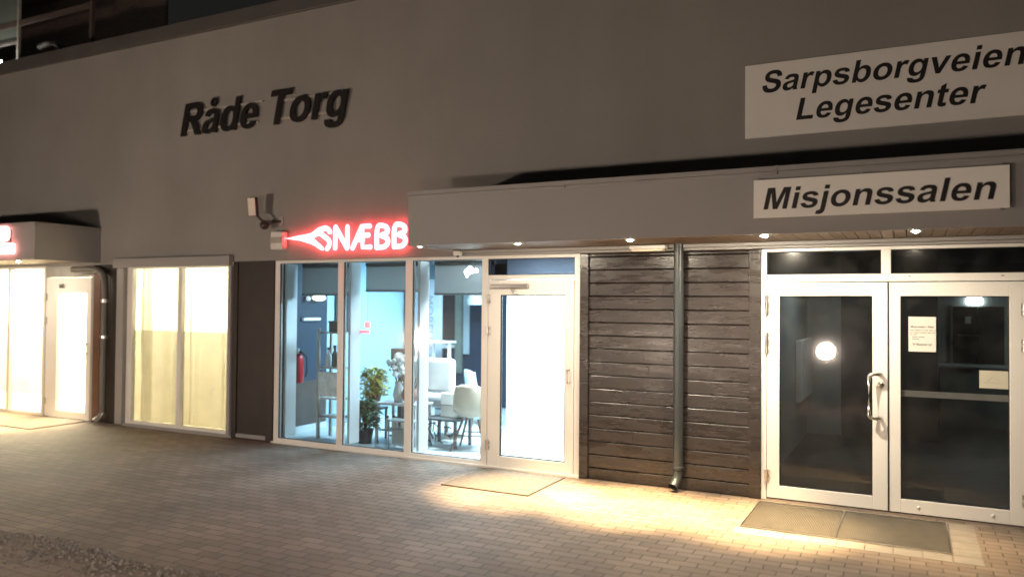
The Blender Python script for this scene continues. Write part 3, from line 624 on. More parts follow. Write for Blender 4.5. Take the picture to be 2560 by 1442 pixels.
MB().box(-7.597,-7.393,-0.137,-0.1305,2.655,2.735).build('window', mat('sensor_window',(0.42,0.38,0.34),0.4), t, bevel=0.003)
t = thing('emergency_light', 'long white emergency light under the canopy beside the downpipe', 'lamp', (-2.38,-0.1,2.47))
MB().box(-2.60,-2.22,-0.20,-0.088,2.445,2.486).build('housing', white_p, t, bevel=0.012)
MB().box(-2.58,-2.24,-0.19,-0.10,2.425,2.4445).build('diffuser', mat('milky_diffuser',(0.75,0.68,0.52),0.4), t, bevel=0.008)
t = thing('corner_sensor', 'small white sensor box under the left end of the canopy', 'sensor', (-4.72,-0.06,2.46))
MB().box(-4.75,-4.66,-0.15,-0.0865,2.432,2.484).build('housing', white_p, t, bevel=0.008)
MB().ball((-4.705,-0.118,2.43),0.02,6).build('lens', dark_p, t)

# ---------------------------------------------------------------- downpipes
t = thing('downpipe', 'dark grey round downpipe on the brown boards beside the hall doors', 'downpipe', (-2.115,-0.1,0))
MB().tube([(-2.112,-0.075,2.50),(-2.112,-0.075,1.2),(-2.112,-0.075,0.235)],0.050,24).build('pipe', pipe_m, t)
MB().lathe((-2.112,-0.075,0.222),[(0.050,-0.004),(0.058,0),(0.060,0.012),(0.058,0.026),(0.050,0.03)],24).build('collar', pipe_m, t)
g = MB().tube([(-2.112,-0.075,0.225),(-2.112,-0.078,0.17),(-2.117,-0.095,0.125),(-2.128,-0.13,0.085),(-2.14,-0.165,0.055)],0.047,24,caps=False)
g.tube([(-2.14,-0.165,0.055),(-2.128,-0.13,0.085),(-2.117,-0.095,0.125)],0.042,24,caps=False); g.build('shoe', pipe_m, t)
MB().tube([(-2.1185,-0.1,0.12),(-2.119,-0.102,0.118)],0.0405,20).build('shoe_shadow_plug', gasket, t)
g = MB().box(-2.128,-2.096,-0.03,0.004,2.04,2.07); g.lathe((-2.112,-0.075,2.04),[(0.0505,0),(0.0545,0),(0.0545,0.03),(0.0505,0.03)],24); g.build('bracket', pipe_m, t)
t = thing('downpipe', 'grey bent downpipe beside the left shop door', 'downpipe', (-10.98,-0.1,0))
MB().tube([(-11.75,-0.10,2.36),(-11.3,-0.10,2.36),(-11.14,-0.10,2.345),(-11.03,-0.10,2.29),(-10.985,-0.10,2.19),(-10.98,-0.10,2.05),(-10.98,-0.10,1.0),(-10.98,-0.10,0.18)],0.05,16).build('pipe', mat('pipe_lit_grey',(0.12,0.115,0.105),0.45), t)  # lighter than the other pipe: light falling on it is put into the paint
MB().tube([(-10.98,-0.10,0.18),(-10.985,-0.12,0.12),(-11.02,-0.20,0.055)],0.048,16).build('shoe', steel, t)
g = MB()
for z in (1.85,1.3): g.lathe((-10.98,-0.10,z),[(0.051,0),(0.056,0),(0.056,0.05),(0.051,0.05)],16)
g.build('bracket', steel, t)

# ---------------------------------------------------------------- canopy downlights

def downlight(x, y, z, watts, wide, label, group, col=(1.0,0.70,0.34), cone=47, blend=1.0):
    t = thing('downlight', label, 'downlight', (x,y,z), group)
    dl_e = emit('downlight_glow_%d' % wide, (1.0,0.87,0.66), wide)
    MB().lathe((x,y,z),[(0.033,-0.001),(0.036,-0.016),(0.046,-0.018),(0.050,-0.001)],20).build('trim_ring', steel, t)
    MB().lathe((x,y,z),[(0.0,-0.026),(0.012,-0.0235),(0.021,-0.016),(0.0265,-0.006),(0.027,-0.001)],20).build('lamp', dl_e, t)
    l = bpy.data.lights.new('downlight_beam','SPOT'); l.energy = watts; l.color = col; l.spot_size = R(cone); l.spot_blend = blend; l.shadow_soft_size = 0.03
    lo = bpy.data.objects.new('downlight_beam', l); COL.objects.link(lo); lo.parent = t; lo.location = (0,0,-0.03)
    return t
gr = 'round downlights in the main canopy soffit'
for x, w, e, lab in ((-4.72,40,60,'faint downlight at the left end of the canopy by the neon sign'),(-3.54,2400,3400,'downlight in the canopy soffit above the salon door'),
               (-2.36,3000,3600,'downlight in the canopy soffit beside the emergency light'),(-1.14,2600,12500,'downlight above the hinge side of the hall doors'),(0.03,400,2000,'downlight above the notice on the right hall door')):
    downlight(x, -0.88, 2.497, w, e, lab, gr)
for x, w, lab in ((-12.0,900,'downlight in the left canopy above the shop door'),(-13.2,1100,'downlight in the left canopy above the shop window')):
    downlight(x, -0.80, 2.472, w*1.7, 2200, lab, 'round downlights in the left canopy soffit')

# ---------------------------------------------------------------- bollard lamps on the square (their glow shows in the glass doors)
def bollard(x, y, power, label):
    bg_e = emit('bollard_glow_%d' % power, (1.0,0.80,0.64), power)
    t = thing('bollard_lamp', label, 'bollard lamp', (x,y,0), 'bollard lamps on the square')
    MB().lathe((x,y,0),[(0.0,0.0),(0.075,0.0),(0.075,0.03),(0.055,0.04),(0.055,0.895),(0.0,0.895)],20).build('post', pipe_m, t)
    MB().ball((x,y,1.05),0.155,14).build('lamp_head', bg_e, t)
    MB().lathe((x,y,0.895),[(0.0,0.0),(0.075,0.0),(0.08,0.03),(0.0,0.03)],20).build('collar', dark_p, t)
bollard(-1.42, -7.6, 185, 'bollard lamp mirrored in the left glass door of the hall')
bollard(-4.35, -7.6, 390, 'bollard lamp whose sheen shows on the brown boards')
bollard(-10.5, -7.6, 900, 'bollard lamp opposite the left shop door')

# ---------------------------------------------------------------- mats
mat_m = mat('grate_mat',(0.085,0.076,0.065),0.55,var=0.2,scale=8)
t = thing('entrance_grate', 'two-panel ribbed metal entrance grate in front of the hall doors', 'mat', (-0.5,-0.63,0))
for a, b in ((-1.29,-0.556),(-0.544,0.255)):
    g = MB().box(a, b, -1.10, -0.16, 0.0045, 0.008); x = a+0.004
    while x < b-0.006: g.box(x, x+0.005, -1.098, -0.162, 0.0081, 0.017); x += 0.0135
    g.build('grate_panel', mat_m, t)
g = MB().ring(-1.302,0.268,-1.112,-0.148,0.011,0.011,0.011,0.011,0,1); fr = MB()
fr.box(-1.302,-1.291,-1.112,-0.148,0.0005,0.018); fr.box(0.257,0.268,-1.112,-0.148,0.0005,0.018); fr.box(-1.291,0.257,-1.112,-1.101,0.0005,0.018); fr.box(-1.291,0.257,-0.159,-0.148,0.0005,0.018)
fr.build('rim', steel, t)
MB().box(-0.555,-0.545,-1.10,-0.16,0.0005,0.018).build('divider', steel, t)
t = thing('doormat', 'flat dusty grey doormat in front of the salon door', 'mat', (-3.85,-0.58,0))
MB().box(-4.34,-3.34,-1.02,-0.10,0.0,0.014).build('pile', mat('dusty_mat',(0.13,0.112,0.098),0.9,var=0.2,scale=20,bump=0.6,bscale=300), t, bevel=0.005)
t = thing('doormat', 'pale doormat in front of the left shop door', 'mat', (-12.0,-0.5,0))
MB().box(-12.7,-11.4,-0.95,-0.08,0.0,0.014).build('pile', mat('dusty_mat',(0.13,0.112,0.098),0.9), t, bevel=0.005)

# ---------------------------------------------------------------- notices on the hall doors
paper = mat('paper',(0.72,0.68,0.62),0.7,var=0.02)
ink = mat('grey_ink',(0.10,0.095,0.09),0.7)
def text_obj(s, x, y, z, size, parent, name='printed_text', bold=0.0, m=None, rot=None, align='LEFT'):
    cu = bpy.data.curves.new(name,'FONT'); cu.body = s; cu.size = size; cu.offset = bold; cu.align_x = align
    ob = bpy.data.objects.new(name, cu); COL.objects.link(ob)
    me = bpy.data.meshes.new_from_object(ob.evaluated_get(bpy.context.evaluated_depsgraph_get())); bpy.data.objects.remove(ob)
    me.transform(Matrix.Rotation(R(90),4,'X'))
    if rot is not None: me.transform(rot)
    me.transform(Matrix.Translation(Vector((x,y,z))-Vector(ORG[parent.name]))); me.materials.append(m or ink)
    o = bpy.data.objects.new(name, me); COL.objects.link(o); o.parent = parent; return o
t = thing('notice', 'white paper notice with printed lines taped inside the right hall door', 'notice', (0.08,0.03,1.47))
MB().box(-0.028,0.192,0.031,0.0325,1.474,1.788).build('sheet', paper, t)
text_obj('Misjonssalen i Råde', 0.082, 0.0305, 1.690, 0.0235, t, bold=0.0006, align='CENTER')
text_obj('Velkommen!', 0.082, 0.0305, 1.530, 0.030, t, bold=0.0008, align='CENTER')
g = MB()
for z, ws in ((1.663,(0.03,0.05,0.012,0.03,0.03,0.012)),(1.642,(0.02,0.045,0.05,0.03,0.02)),(1.624,(0.015,0.03)),(1.602,(0.045,0.05)),(1.584,(0.06,))):
    x = -0.012 if z > 1.61 else 0.0
    for w in ws: g.box(x, x+w, 0.0303, 0.0308, z, z+0.007); x += w+0.007
g.build('text_lines', mat('pale_ink',(0.28,0.26,0.24),0.7), t)
t = thing('notice', 'blank cream notice on the lower right of the right hall door', 'notice', (0.63,0.03,1.17))
MB().box(0.524,0.744,0.031,0.0325,1.174,1.328).build('sheet', mat('cream_paper',(0.58,0.55,0.45),0.7,var=0.04), t)
g = MB(); g.tube([(0.585+0.09*k/10,0.0305,1.235+0.035*math.sin(math.pi*k/10)) for k in range(11)],0.0018,5); g.box(0.56,0.70,0.0303,0.0308,1.222,1.225)
g.build('faded_emblem', mat('faint_ink',(0.42,0.40,0.34),0.7), t)

# ---------------------------------------------------------------- roller blinds and curtains
blind_m = cloth('grey_blind', (0.17,0.175,0.175), 0.34)
gb = 'grey roller blinds behind the salon window'
for a, b, zb, lab in ((-7.50,-6.58,1.98,'grey roller blind in the leftmost salon pane'),(-6.42,-5.53,2.03,'grey roller blind in the middle salon pane'),(-5.36,-4.46,1.99,'grey roller blind in the salon pane next to the door')):
    t = thing('roller_blind', lab, 'blind', ((a+b)/2,0.2,zb), gb)
    MB().rect_xz(a+0.05, b, zb, 2.35, 0.335).build('fabric', blind_m, t)
    MB().tube([(a+0.05,0.335,zb),(b,0.335,zb)],0.012,8).build('bottom_bar', mat('blind_bar',(0.10,0.11,0.12),0.5), t)
    MB().tube([(a+0.05,0.35,2.375),(b,0.35,2.375)],0.03,12).build('roller', dark_p, t)
cur_m = cloth('cream_curtain', (0.80,0.77,0.66), 0.62)
for a, b, lab in ((-10.52,-9.44,'pleated cream curtain in the left pane of the curtained window'),(-9.46,-8.42,'smooth cream curtain in the right pane of the curtained window')):
    g = MB(); n = 90; rows = 4; vs = []
    amp = 0.06 if 'left pane' in lab else 0.03
    for j in range(rows+1):
        z = 0.06+j*(2.33)/rows
        for i in range(n+1):
            u = i/n; ph = u*27+1.8*math.sin(u*7)+0.25*math.sin(j*1.7+u*5)
            vs.append((a+(b-a)*u, 0.20+amp*math.sin(ph)*(0.6+0.4*math.sin(u*11+1)), z))
    fs = [(j*(n+1)+i, j*(n+1)+i+1, (j+1)*(n+1)+i+1, (j+1)*(n+1)+i) for j in range(rows) for i in range(n)]
    t = thing('curtain', lab, 'curtain', ((a+b)/2,0.2,0.06), 'cream curtains of the curtained window')
    g.add(vs, fs, True).build('drape', cur_m, t)
    MB().tube([(a,0.20,2.41),(b,0.20,2.41)],0.012,8).build('curtain_rail', steel, t)

# ---------------------------------------------------------------- interior lights
def panel_light(x0, x1, y0, y1, z, col, strength, label, name='ceiling_light'):
    t = thing(name, label, 'ceiling light', ((x0+x1)/2,(y0+y1)/2,z))
    MB().box(x0-0.02, x1+0.02, y0-0.02, y1+0.02, z-0.012, z-0.001).build('frame', white_p, t)
    MB().box(x0, x1, y0, y1, z-0.02, z-0.0125).build('diffuser', emit(label[:24], col, strength), t)
cool = (0.55,0.84,1.0)
panel_light(-4.9,-3.3,0.55,1.45,2.598,(0.86,0.96,1.0),26,'bright ceiling panel inside the salon behind the door')
def added_spot(x, y, z, aim, w, label):  # added lamps that blow out the partition seen through the salon door
    t = thing('spotlight', label, 'spotlight', (x,y,z))
    MB().lathe((x,y,z),[(0,-0.07),(0.035,-0.07),(0.04,0.0),(0.012,0.01),(0.012,0.04),(0,0.04)],14).build('lamp_head', white_p, t)
    l = bpy.data.lights.new('beam','SPOT'); l.energy = w; l.color = (0.88,0.97,1.0); l.spot_size = R(130); l.spot_blend = 0.8; l.shadow_soft_size = 0.05
    lo = bpy.data.objects.new('beam', l); COL.objects.link(lo); lo.parent = t; lo.location = (0,0,-0.075)
    lo.rotation_euler = (Vector(aim)-Vector((x,y,z))).to_track_quat('-Z','Y').to_euler()
added_spot(-4.55,0.75,2.555,(-4.5,1.75,1.0),640,'left added ceiling spotlight brightening the white partition behind the salon door')
added_spot(-3.7,0.75,2.555,(-3.8,1.75,1.0),640,'right added ceiling spotlight brightening the white partition behind the salon door')
panel_light(-6.6,-5.4,1.6,2.6,2.598,cool,76,'cool ceiling panel over the middle of the salon')
panel_light(-7.2,-5.6,0.45,0.75,2.598,cool,2.5,'slim ceiling strip light near the salon window')
panel_light(-10.5,-8.6,0.5,1.6,2.608,(1.0,0.92,0.72),32,'warm ceiling light behind the cream curtains')
panel_light(-18.2,-11.6,0.4,1.4,2.603,(1.0,0.90,0.66),85,'warm ceiling light inside the left shop')
panel_light(1.75,2.35,5.3,5.7,2.598,(0.80,0.97,0.95),9,'dim ceiling light inside the hall near its back wall')
panel_light(-0.9,-0.5,2.4,2.8,2.597,(0.90,0.97,0.95),16,'faint ceiling light inside the hall near the doors')  # lamp added only to lift the brightness of the hall
t = thing('wall_light', 'white glowing light above the dark doors at the back of the hall', 'wall light', (0.9,6.99,1.98))
MB().box(0.80,1.03,6.93,6.999,1.93,2.05).build('diffuser', emit('hall_glow',(0.85,1.0,0.98),9.0), t, bevel=0.02)
MB().box(0.79,1.04,6.965,6.998,2.051,2.07).build('bracket', dark_p, t)

# hall furnishings seen through the glass
t = thing('dark_double_door', 'dark double door with a small note at the back of the hall', 'door', (0.95,6.98,0))
MB().box(0.60,0.955,6.94,6.995,0.95,1.90).build('leaf', mat('dark_door',(0.022,0.020,0.020),0.4), t); MB().box(0.965,1.33,6.94,6.995,0.95,1.90).build('leaf', mat('dark_door',(0.022,0.020,0.020),0.4), t)
MB().box(0.575,0.598,6.93,6.998,0.95,1.925).build('door_frame', dim_w, t)
MB().box(0.78,0.86,6.936,6.9395,1.62,1.73).build('note', paper, t); MB().box(0.66,0.98,6.92,6.9395,1.42,1.435).build('handle', steel, t)
t = thing('counter', 'pale low counter below the dark doors at the back of the hall', 'counter', (1.2,6.5,0))
MB().box(0.40,2.9,6.3,6.9,0.013,0.93).build('front', mat('counter_teal',(0.16,0.20,0.20),0.5,var=0.1), t); MB().box(0.36,2.94,6.26,6.9,0.931,0.965).build('counter_top', dim_w, t, bevel=0.005)
t = thing('radiator', 'pale ribbed radiator on the left wall inside the hall', 'radiator', (-1.34,3.9,0.5))
g = MB()
for k in range(12): g.box(-1.375,-1.30,3.05+k*0.15,3.05+k*0.15+0.12,0.62,1.42)
g.build('rib', mat('radiator_white',(0.82,0.80,0.77),0.4), t, bevel=0.01)
MB().box(-1.372,-1.32,3.04,4.83-0.45,0.60,0.6195).build('bottom_pipe', white_p, t)

# ---------------------------------------------------------------- salon contents
t = thing('fire_extinguisher', 'red fire extinguisher on the dark salon side wall', 'fire extinguisher', (-7.78,0.62,0.75))
MB().lathe((-7.77,0.62,0.74),[(0,0),(0.075,0),(0.082,0.03),(0.082,0.33),(0.06,0.39),(0.03,0.41),(0,0.41)],20).build('cylinder', mat('extinguisher_red',(0.40,0.02,0.025),0.3), t)
MB().lathe((-7.77,0.62,1.151),[(0.03,0),(0.03,0.03),(0.018,0.04),(0.018,0.07),(0,0.07)],14).build('valve', white_p, t)
MB().box(-7.72,-7.67,0.585,0.655,1.16,1.19).build('handle', dark_p, t); MB().tube([(-7.74,0.66,1.17),(-7.70,0.72,1.1),(-7.69,0.72,0.9),(-7.69,0.69,0.82)],0.012,8).build('hose', gasket, t)
t = thing('mirrored_lamp_glow', 'added oval warm glow for a lamp mirrored in the left salon pane', 'wall lamp', (-7.85,1.05,1.94))  # glowing shape added in place of a lamp reflection in the glass
MB().ball((-7.79,1.07,1.945),0.06,10,(0.8,2.4,0.8)).build('shade', emit('oval_glow',(1.0,0.88,0.62),2.6), t); MB().ball((-7.81,0.86,1.93),0.035,8).build('glow_ball', emit('dim_glow',(0.8,0.9,1.0),0.6), t)
MB().box(-7.859,-7.83,0.84,1.22,1.925,1.965).build('bracket', dark_p, t)
t = thing('tube_lamp', 'dim tube lamp on the dark salon side wall below the oval glow', 'wall lamp', (-7.85,0.95,1.63))
MB().tube([(-7.83,0.78,1.63),(-7.83,1.14,1.63)],0.022,10).build('tube', emit('tube_glow',(0.55,0.75,0.95),0.5), t); MB().box(-7.859,-7.845,0.76,1.16,1.60,1.66).build('base', navy, t)
# shelf unit with bottles
sx, sy = -7.08, 0.62
t = thing('shelf_unit', 'grey wooden shelf unit with a white drawer front beside the left salon pane', 'shelf', (sx,sy,0.012))
wm = mat('grey_wood',(0.34,0.33,0.30),0.6,var=0.2,scale=10)
for x in (sx-0.2,sx+0.2):
    for y in (sy-0.13,sy+0.13): MB().box(x-0.018,x+0.018,y-0.018,y+0.018,0.0125,1.52).build('upright', wm, t)
for z in (0.30,0.55,0.97,1.45): MB().box(sx-0.2,sx+0.2,sy-0.11,sy+0.11,z,z+0.022).build('shelf', wm, t)
MB().box(sx-0.18,sx+0.22,sy-0.158,sy-0.149,0.60,0.93).build('drawer_front', mat('marbled_white',(0.62,0.66,0.68),0.5,var=0.25,scale=9), t)
bcol = [((0.55,0.50,0.03),'yellow'),((0.10,0.11,0.12),'dark'),((0.60,0.66,0.70),'white')]
for k, (c, nme) in enumerate(bcol):
    bx = sx+0.10-k*0.11
    t = thing('bottle', f'{nme} bottle on the grey shelf unit in the salon', 'bottle', (bx,sy-0.02,0.992), 'bottles on the salon shelf')
    MB().lathe((bx,sy-0.02,0.9925),[(0,0),(0.045,0),(0.045,0.20-0.03*k),(0.018,0.25-0.03*k),(0.018,0.29-0.03*k),(0,0.29-0.03*k)],14).build('body', mat('bottle_'+nme,c,0.25), t)
    MB().lathe((bx,sy-0.02,1.283-0.03*k),[(0,0),(0.022,0),(0.022,0.035),(0,0.035)],12).build('cap', dark_p if k else white_p, t)
t = thing('storage_box', 'black box on top of the grey shelf unit', 'box', (sx+0.1,sy,1.473))
MB().box(sx-0.06,sx+0.2,sy-0.1,sy+0.1,1.4735,1.60).build('carton', dark_p, t, bevel=0.006); MB().box(sx-0.065,sx+0.205,sy-0.105,sy+0.105,1.601,1.625).build('lid', mat('box_lid',(0.03,0.035,0.045),0.4), t)
# leafy plants
def plant(x, y, z0, h, w, nleaf, c, label, potc, zlo):
    t = thing('potted_plant', label, 'plant', (x,y,z0))
    MB().lathe((x,y,z0+0.0005),[(0,0),(0.085,0),(0.115,0.17),(0.12,0.18),(0.10,0.18),(0.095,0.165),(0,0.165)],18).build('pot', mat(potc[0],potc[1],0.5), t)
    g = MB(); gs = MB()
    for i in range(nleaf):
        a = random.random()*6.283; zz = z0+zlo+(h-zlo)*random.random()**0.8; rr = w*(0.25+0.75*random.random())*(0.6+0.4*math.sin(math.pi*min(1,(zz-z0)/h)))
        px, py = x+math.cos(a)*rr, y+math.sin(a)*rr*0.7
        L = random.uniform(0.06,0.12); wd = L*random.uniform(0.22,0.36); d = Vector((math.cos(a),math.sin(a),random.uniform(-0.7,0.9))).normalized(); s = d.cross(Vector((0,0,1))).normalized(); u = s.cross(d)
        c0 = Vector((px,py,zz)); m_ = c0+d*L*0.5+u*0.012
        g.add([c0, m_+s*wd, c0+d*L-u*0.02, m_-s*wd, m_-u*0.012], [(0,1,4),(1,2,4),(2,3,4),(3,0,4)])
        if i % 9 == 0: gs.tube([(x,y,z0+0.16),((x+px)/2,(y+py)/2,(zz+z0+0.2)/2),(px,py,zz)],0.004,5)
    g.build('foliage', c, t); gs.build('stem', mat('plant_stem',(0.05,0.07,0.02),0.6), t)
plant(-6.50,0.52,0.013,0.56,0.20,400,mat('green_leaf',(0.085,0.15,0.075),0.5,var=0.5,scale=9),'bushy dark green plant in a black pot on the salon floor',('black_pot',(0.02,0.02,0.022)),0.18)
# tall stand behind with yellow plant
t = thing('plant_stand', 'slim dark plant stand behind the green plant', 'stand', (-6.62,0.85,0.012))
MB().box(-6.78,-6.46,0.72,0.98,0.42,0.45).build('top', dark_p, t)
for x in (-6.76,-6.48):
    for y in (0.74,0.96): MB().box(x-0.012,x+0.012,y-0.012,y+0.012,0.0125,0.42).build('leg', dark_p, t)
plant(-6.62,0.85,0.451,0.50,0.19,380,mat('yellow_leaf',(0.34,0.34,0.07),0.5,var=0.45,scale=9),'yellow green leafy plant on the dark stand',('brown_pot',(0.12,0.07,0.04)),0.14)
# display table with flowers and ornaments
t = thing('display_table', 'pale grey display table behind the middle salon pane', 'table', (-6.05,0.75,0.012))
gt = mat('pale_grey_wood',(0.38,0.39,0.40),0.5)
MB().box(-6.38,-5.72,0.55,0.98,0.53,0.56).build('tabletop', gt, t, bevel=0.004)
for x in (-6.35,-5.75):
    for y in (0.58,0.95): MB().box(x-0.016,x+0.016,y-0.016,y+0.016,0.0125,0.53).build('leg', gt, t)
MB().box(-6.30,-5.80,0.60,0.93,0.18,0.20).build('lower_shelf', gt, t)
t = thing('black_speaker', 'small black box with a white disc on the salon display', 'speaker', (-6.42,1.2,0.9))
MB().box(-6.56,-6.30,1.16,1.34,0.93,1.24).build('cabinet', dark_p, t, bevel=0.012); MB().lathe((-6.41,1.155,1.10),[(0,-0.01),(0.085,-0.008),(0.09,0)],18,axis='y').build('disc', mat('speaker_white',(0.7,0.8,0.82),0.4), t)
MB().box(-6.46,-6.40,1.20,1.30,0.0125,0.93).build('stand', dark_p, t); MB().box(-6.55,-6.31,1.12,1.38,0.0122,0.03).build('foot', dark_p, t)
t = thing('flower_vase', 'glass vase with white flowers on the display table', 'vase', (-6.1,0.72,0.56))
MB().lathe((-6.1,0.72,0.5605),[(0,0),(0.06,0),(0.08,0.10),(0.05,0.24),(0.06,0.27)],16).build('vase', mat('pale_vase',(0.42,0.48,0.50),0.2), t)
g = MB()
for i in range(46):
    a = random.random()*6.28; rr = random.random()*0.17; z = 0.92+random.random()*0.28
    g.ball((-6.1+rr*math.cos(a),0.72+rr*0.7*math.sin(a),z),random.uniform(0.02,0.042),4)
g.build('blossom', mat('white_blossom',(0.66,0.72,0.74),0.7,var=0.3,scale=14), t)
g = MB()
for i in range(9):
    a = i*0.7; g.tube([(-6.1,0.72,0.70),(-6.1+0.1*math.cos(a),0.72+0.07*math.sin(a),1.02)],0.004,5)
g.build('stem', mat('plant_stem',(0.05,0.07,0.02),0.6), t)
t = thing('ornament_bowl', 'red brown round ornament bowl beside the vase of white flowers', 'bowl', (-5.88,0.66,0.56))
MB().lathe((-5.88,0.66,0.5605),[(0,0),(0.05,0),(0.10,0.06),(0.115,0.12),(0.09,0.19),(0.08,0.19),(0.095,0.12),(0,0.03)],18).build('bowl', mat('terracotta',(0.20,0.075,0.06),0.5), t)
g = MB()
for k in range(14): a = k*0.45; g.tube([(-5.88+0.04*math.cos(a),0.66+0.04*math.sin(a),0.70),(-5.88+0.13*math.cos(a),0.66+0.09*math.sin(a),0.86+0.05*math.sin(k*2))],0.006,5)
g.build('dried_twig', mat('twig',(0.09,0.07,0.06),0.7), t)
t = thing('acrylic_stool', 'greyish clear stool with a box below standing by the middle mullion', 'stool', (-5.80,0.45,0.012))
am = mat('acrylic_grey',(0.30,0.33,0.34),0.2)
MB().box(-6.0,-5.62,0.32,0.50,0.36,0.385).build('seat', am, t, bevel=0.006)
for x in (-5.985,-5.635):
    for y in (0.335,0.485): MB().tube([(x,y,0.0125),(x,y,0.36)],0.011,8).build('leg', am, t)
MB().box(-5.95,-5.66,0.36,0.47,0.08,0.26).build('storage_box', mat('box_grey',(0.24,0.25,0.25),0.6,var=0.2), t, bevel=0.008)
for k in range(7):
    bx, by = -6.26+k*0.068, 0.70+0.05*(k % 2)
    t = thing('product_bottle', 'small white hair product bottle on the lower shelf of the display table', 'bottle', (bx,by,0.2), 'product bottles under the display table')
    MB().lathe((bx,by,0.2005),[(0,0),(0.024,0),(0.026,0.01),(0.026,0.12),(0.012,0.14),(0,0.14)],12).build('body', white_p, t)
    MB().lathe((bx,by,0.3407),[(0,0),(0.013,0),(0.013,0.03),(0,0.03)],10).build('cap', dark_p, t)
# mannequin bust
t = thing('mannequin_bust', 'white mannequin bust with brown wig behind the middle mullion', 'mannequin', (-6.2,1.3,0.012))
MB().lathe((-6.2,1.3,0.0125),[(0,0),(0.15,0),(0.15,0.02),(0.02,0.04),(0.02,0.72),(0,0.72)],16).build('stand', steel, t)
MB().lathe((-6.2,1.3,0.732),[(0,0),(0.11,0.0),(0.15,0.10),(0.17,0.28),(0.12,0.36),(0.055,0.40),(0.05,0.46),(0.075,0.52),(0.085,0.60),(0.06,0.68),(0,0.71)],18).build('torso', mat('mannequin_white',(0.72,0.76,0.78),0.4), t)
MB().ball((-6.2,1.32,1.37),0.105,10,(1,1,1.2)).build('wig', mat('brown_wig',(0.09,0.035,0.02),0.6,var=0.3,bump=0.4), t)
# banner
t = thing('rollup_banner', 'pale grey roll-up banner with vertical lettering against the salon side wall', 'banner', (-7.5,3.35,0.012))
MB().box(-7.75,-7.05,3.30,3.312,0.10,2.28).build('sheet', mat('banner_grey',(0.30,0.32,0.35),0.6), t); MB().box(-7.77,-7.03,3.24,3.36,0.0125,0.095).build('base', steel, t)
MB().box(-7.80,-7.755,3.28,3.33,0.0125,2.30).build('pole', dark_p, t)
text_obj('MORELLA', -7.38, 3.298, 2.02, 0.22, t, 'lettering', m=mat('banner_ink',(0.16,0.17,0.19),0.6), rot=Matrix.Rotation(R(90),4,'Y'))
t = thing('picture_frame', 'dark framed picture high on the pale blue salon wall', 'picture', (-7.85,1.75,1.9))
MB().ring(1.5,2.0,1.60,2.2,0.04,0.04,0.04,0.04,0,1); g = MB(); g.box(-7.859,-7.825,1.50,1.92,1.58,2.20); g.build('frame', dark_p, t, bevel=0.006)
MB().box(-7.8245,-7.822,1.54,1.88,1.62,2.16).build('print', mat('dark_print',(0.03,0.04,0.06),0.4,var=0.4), t)
# salon white chair, twig table, shell chairs
t = thing('salon_chair', 'large white padded salon chair behind the twig table', 'chair', (-5.75,1.25,0.012))
cw = mat('white_leather',(0.76,0.79,0.80),0.4,var=0.03)
MB().box(-6.12,-5.50,1.10,1.22,0.66,1.13).build('backrest', cw, t, bevel=0.05); MB().box(-6.10,-5.52,1.225,1.75,0.44,0.60).build('seat', cw, t, bevel=0.05)
MB().lathe((-5.8,1.45,0.0125),[(0,0),(0.25,0),(0.25,0.02),(0.035,0.04),(0.035,0.43),(0,0.43)],18).build('pedestal', steel, t)
for x in (-6.16,-5.50): MB().box(x,x+0.05,1.25,1.65,0.70,0.76).build('armrest', cw, t, bevel=0.015)
t = thing('towel_cabinet', 'small white cabinet in front of the salon chair', 'cabinet', (-5.55,0.95,0.35))
MB().box(-5.55,-5.28,0.88,1.05,0.385,0.70).build('carcass', cw, t, bevel=0.012); MB().box(-5.54,-5.29,0.874,0.8795,0.54,0.546).build('gap', dark_p, t)
t = thing('twig_table', 'low dark table with a branching twig base behind the salon pane by the door', 'table', (-5.45,0.9,0.012))
tm = mat('dark_twig',(0.06,0.065,0.07),0.5)
MB().box(-5.72,-5.20,0.70,1.12,0.355,0.383).build('tabletop', tm, t, bevel=0.004)
for x in (-5.70,-5.22):
    for y in (0.72,1.10): MB().box(x-0.018,x+0.018,y-0.018,y+0.018,0.0125,0.355).build('leg', tm, t)
g = MB(); random.seed(3)
for i in range(16):
    x = random.uniform(-5.66,-5.26); y = random.uniform(0.74,0.80); z = random.uniform(0.04,0.3); a = random.uniform(0,3.14); L = random.uniform(0.06,0.16)
    g.tube([(x-L*math.cos(a)*.5,y,max(0.02,z-L*.5*math.sin(a))),(x+0.01,y+0.01,z+0.01),(x+L*math.cos(a)*.5,y+0.02,min(0.35,z+L*.5*math.sin(a)))],0.008,6)
g.build('branches', tm, t)
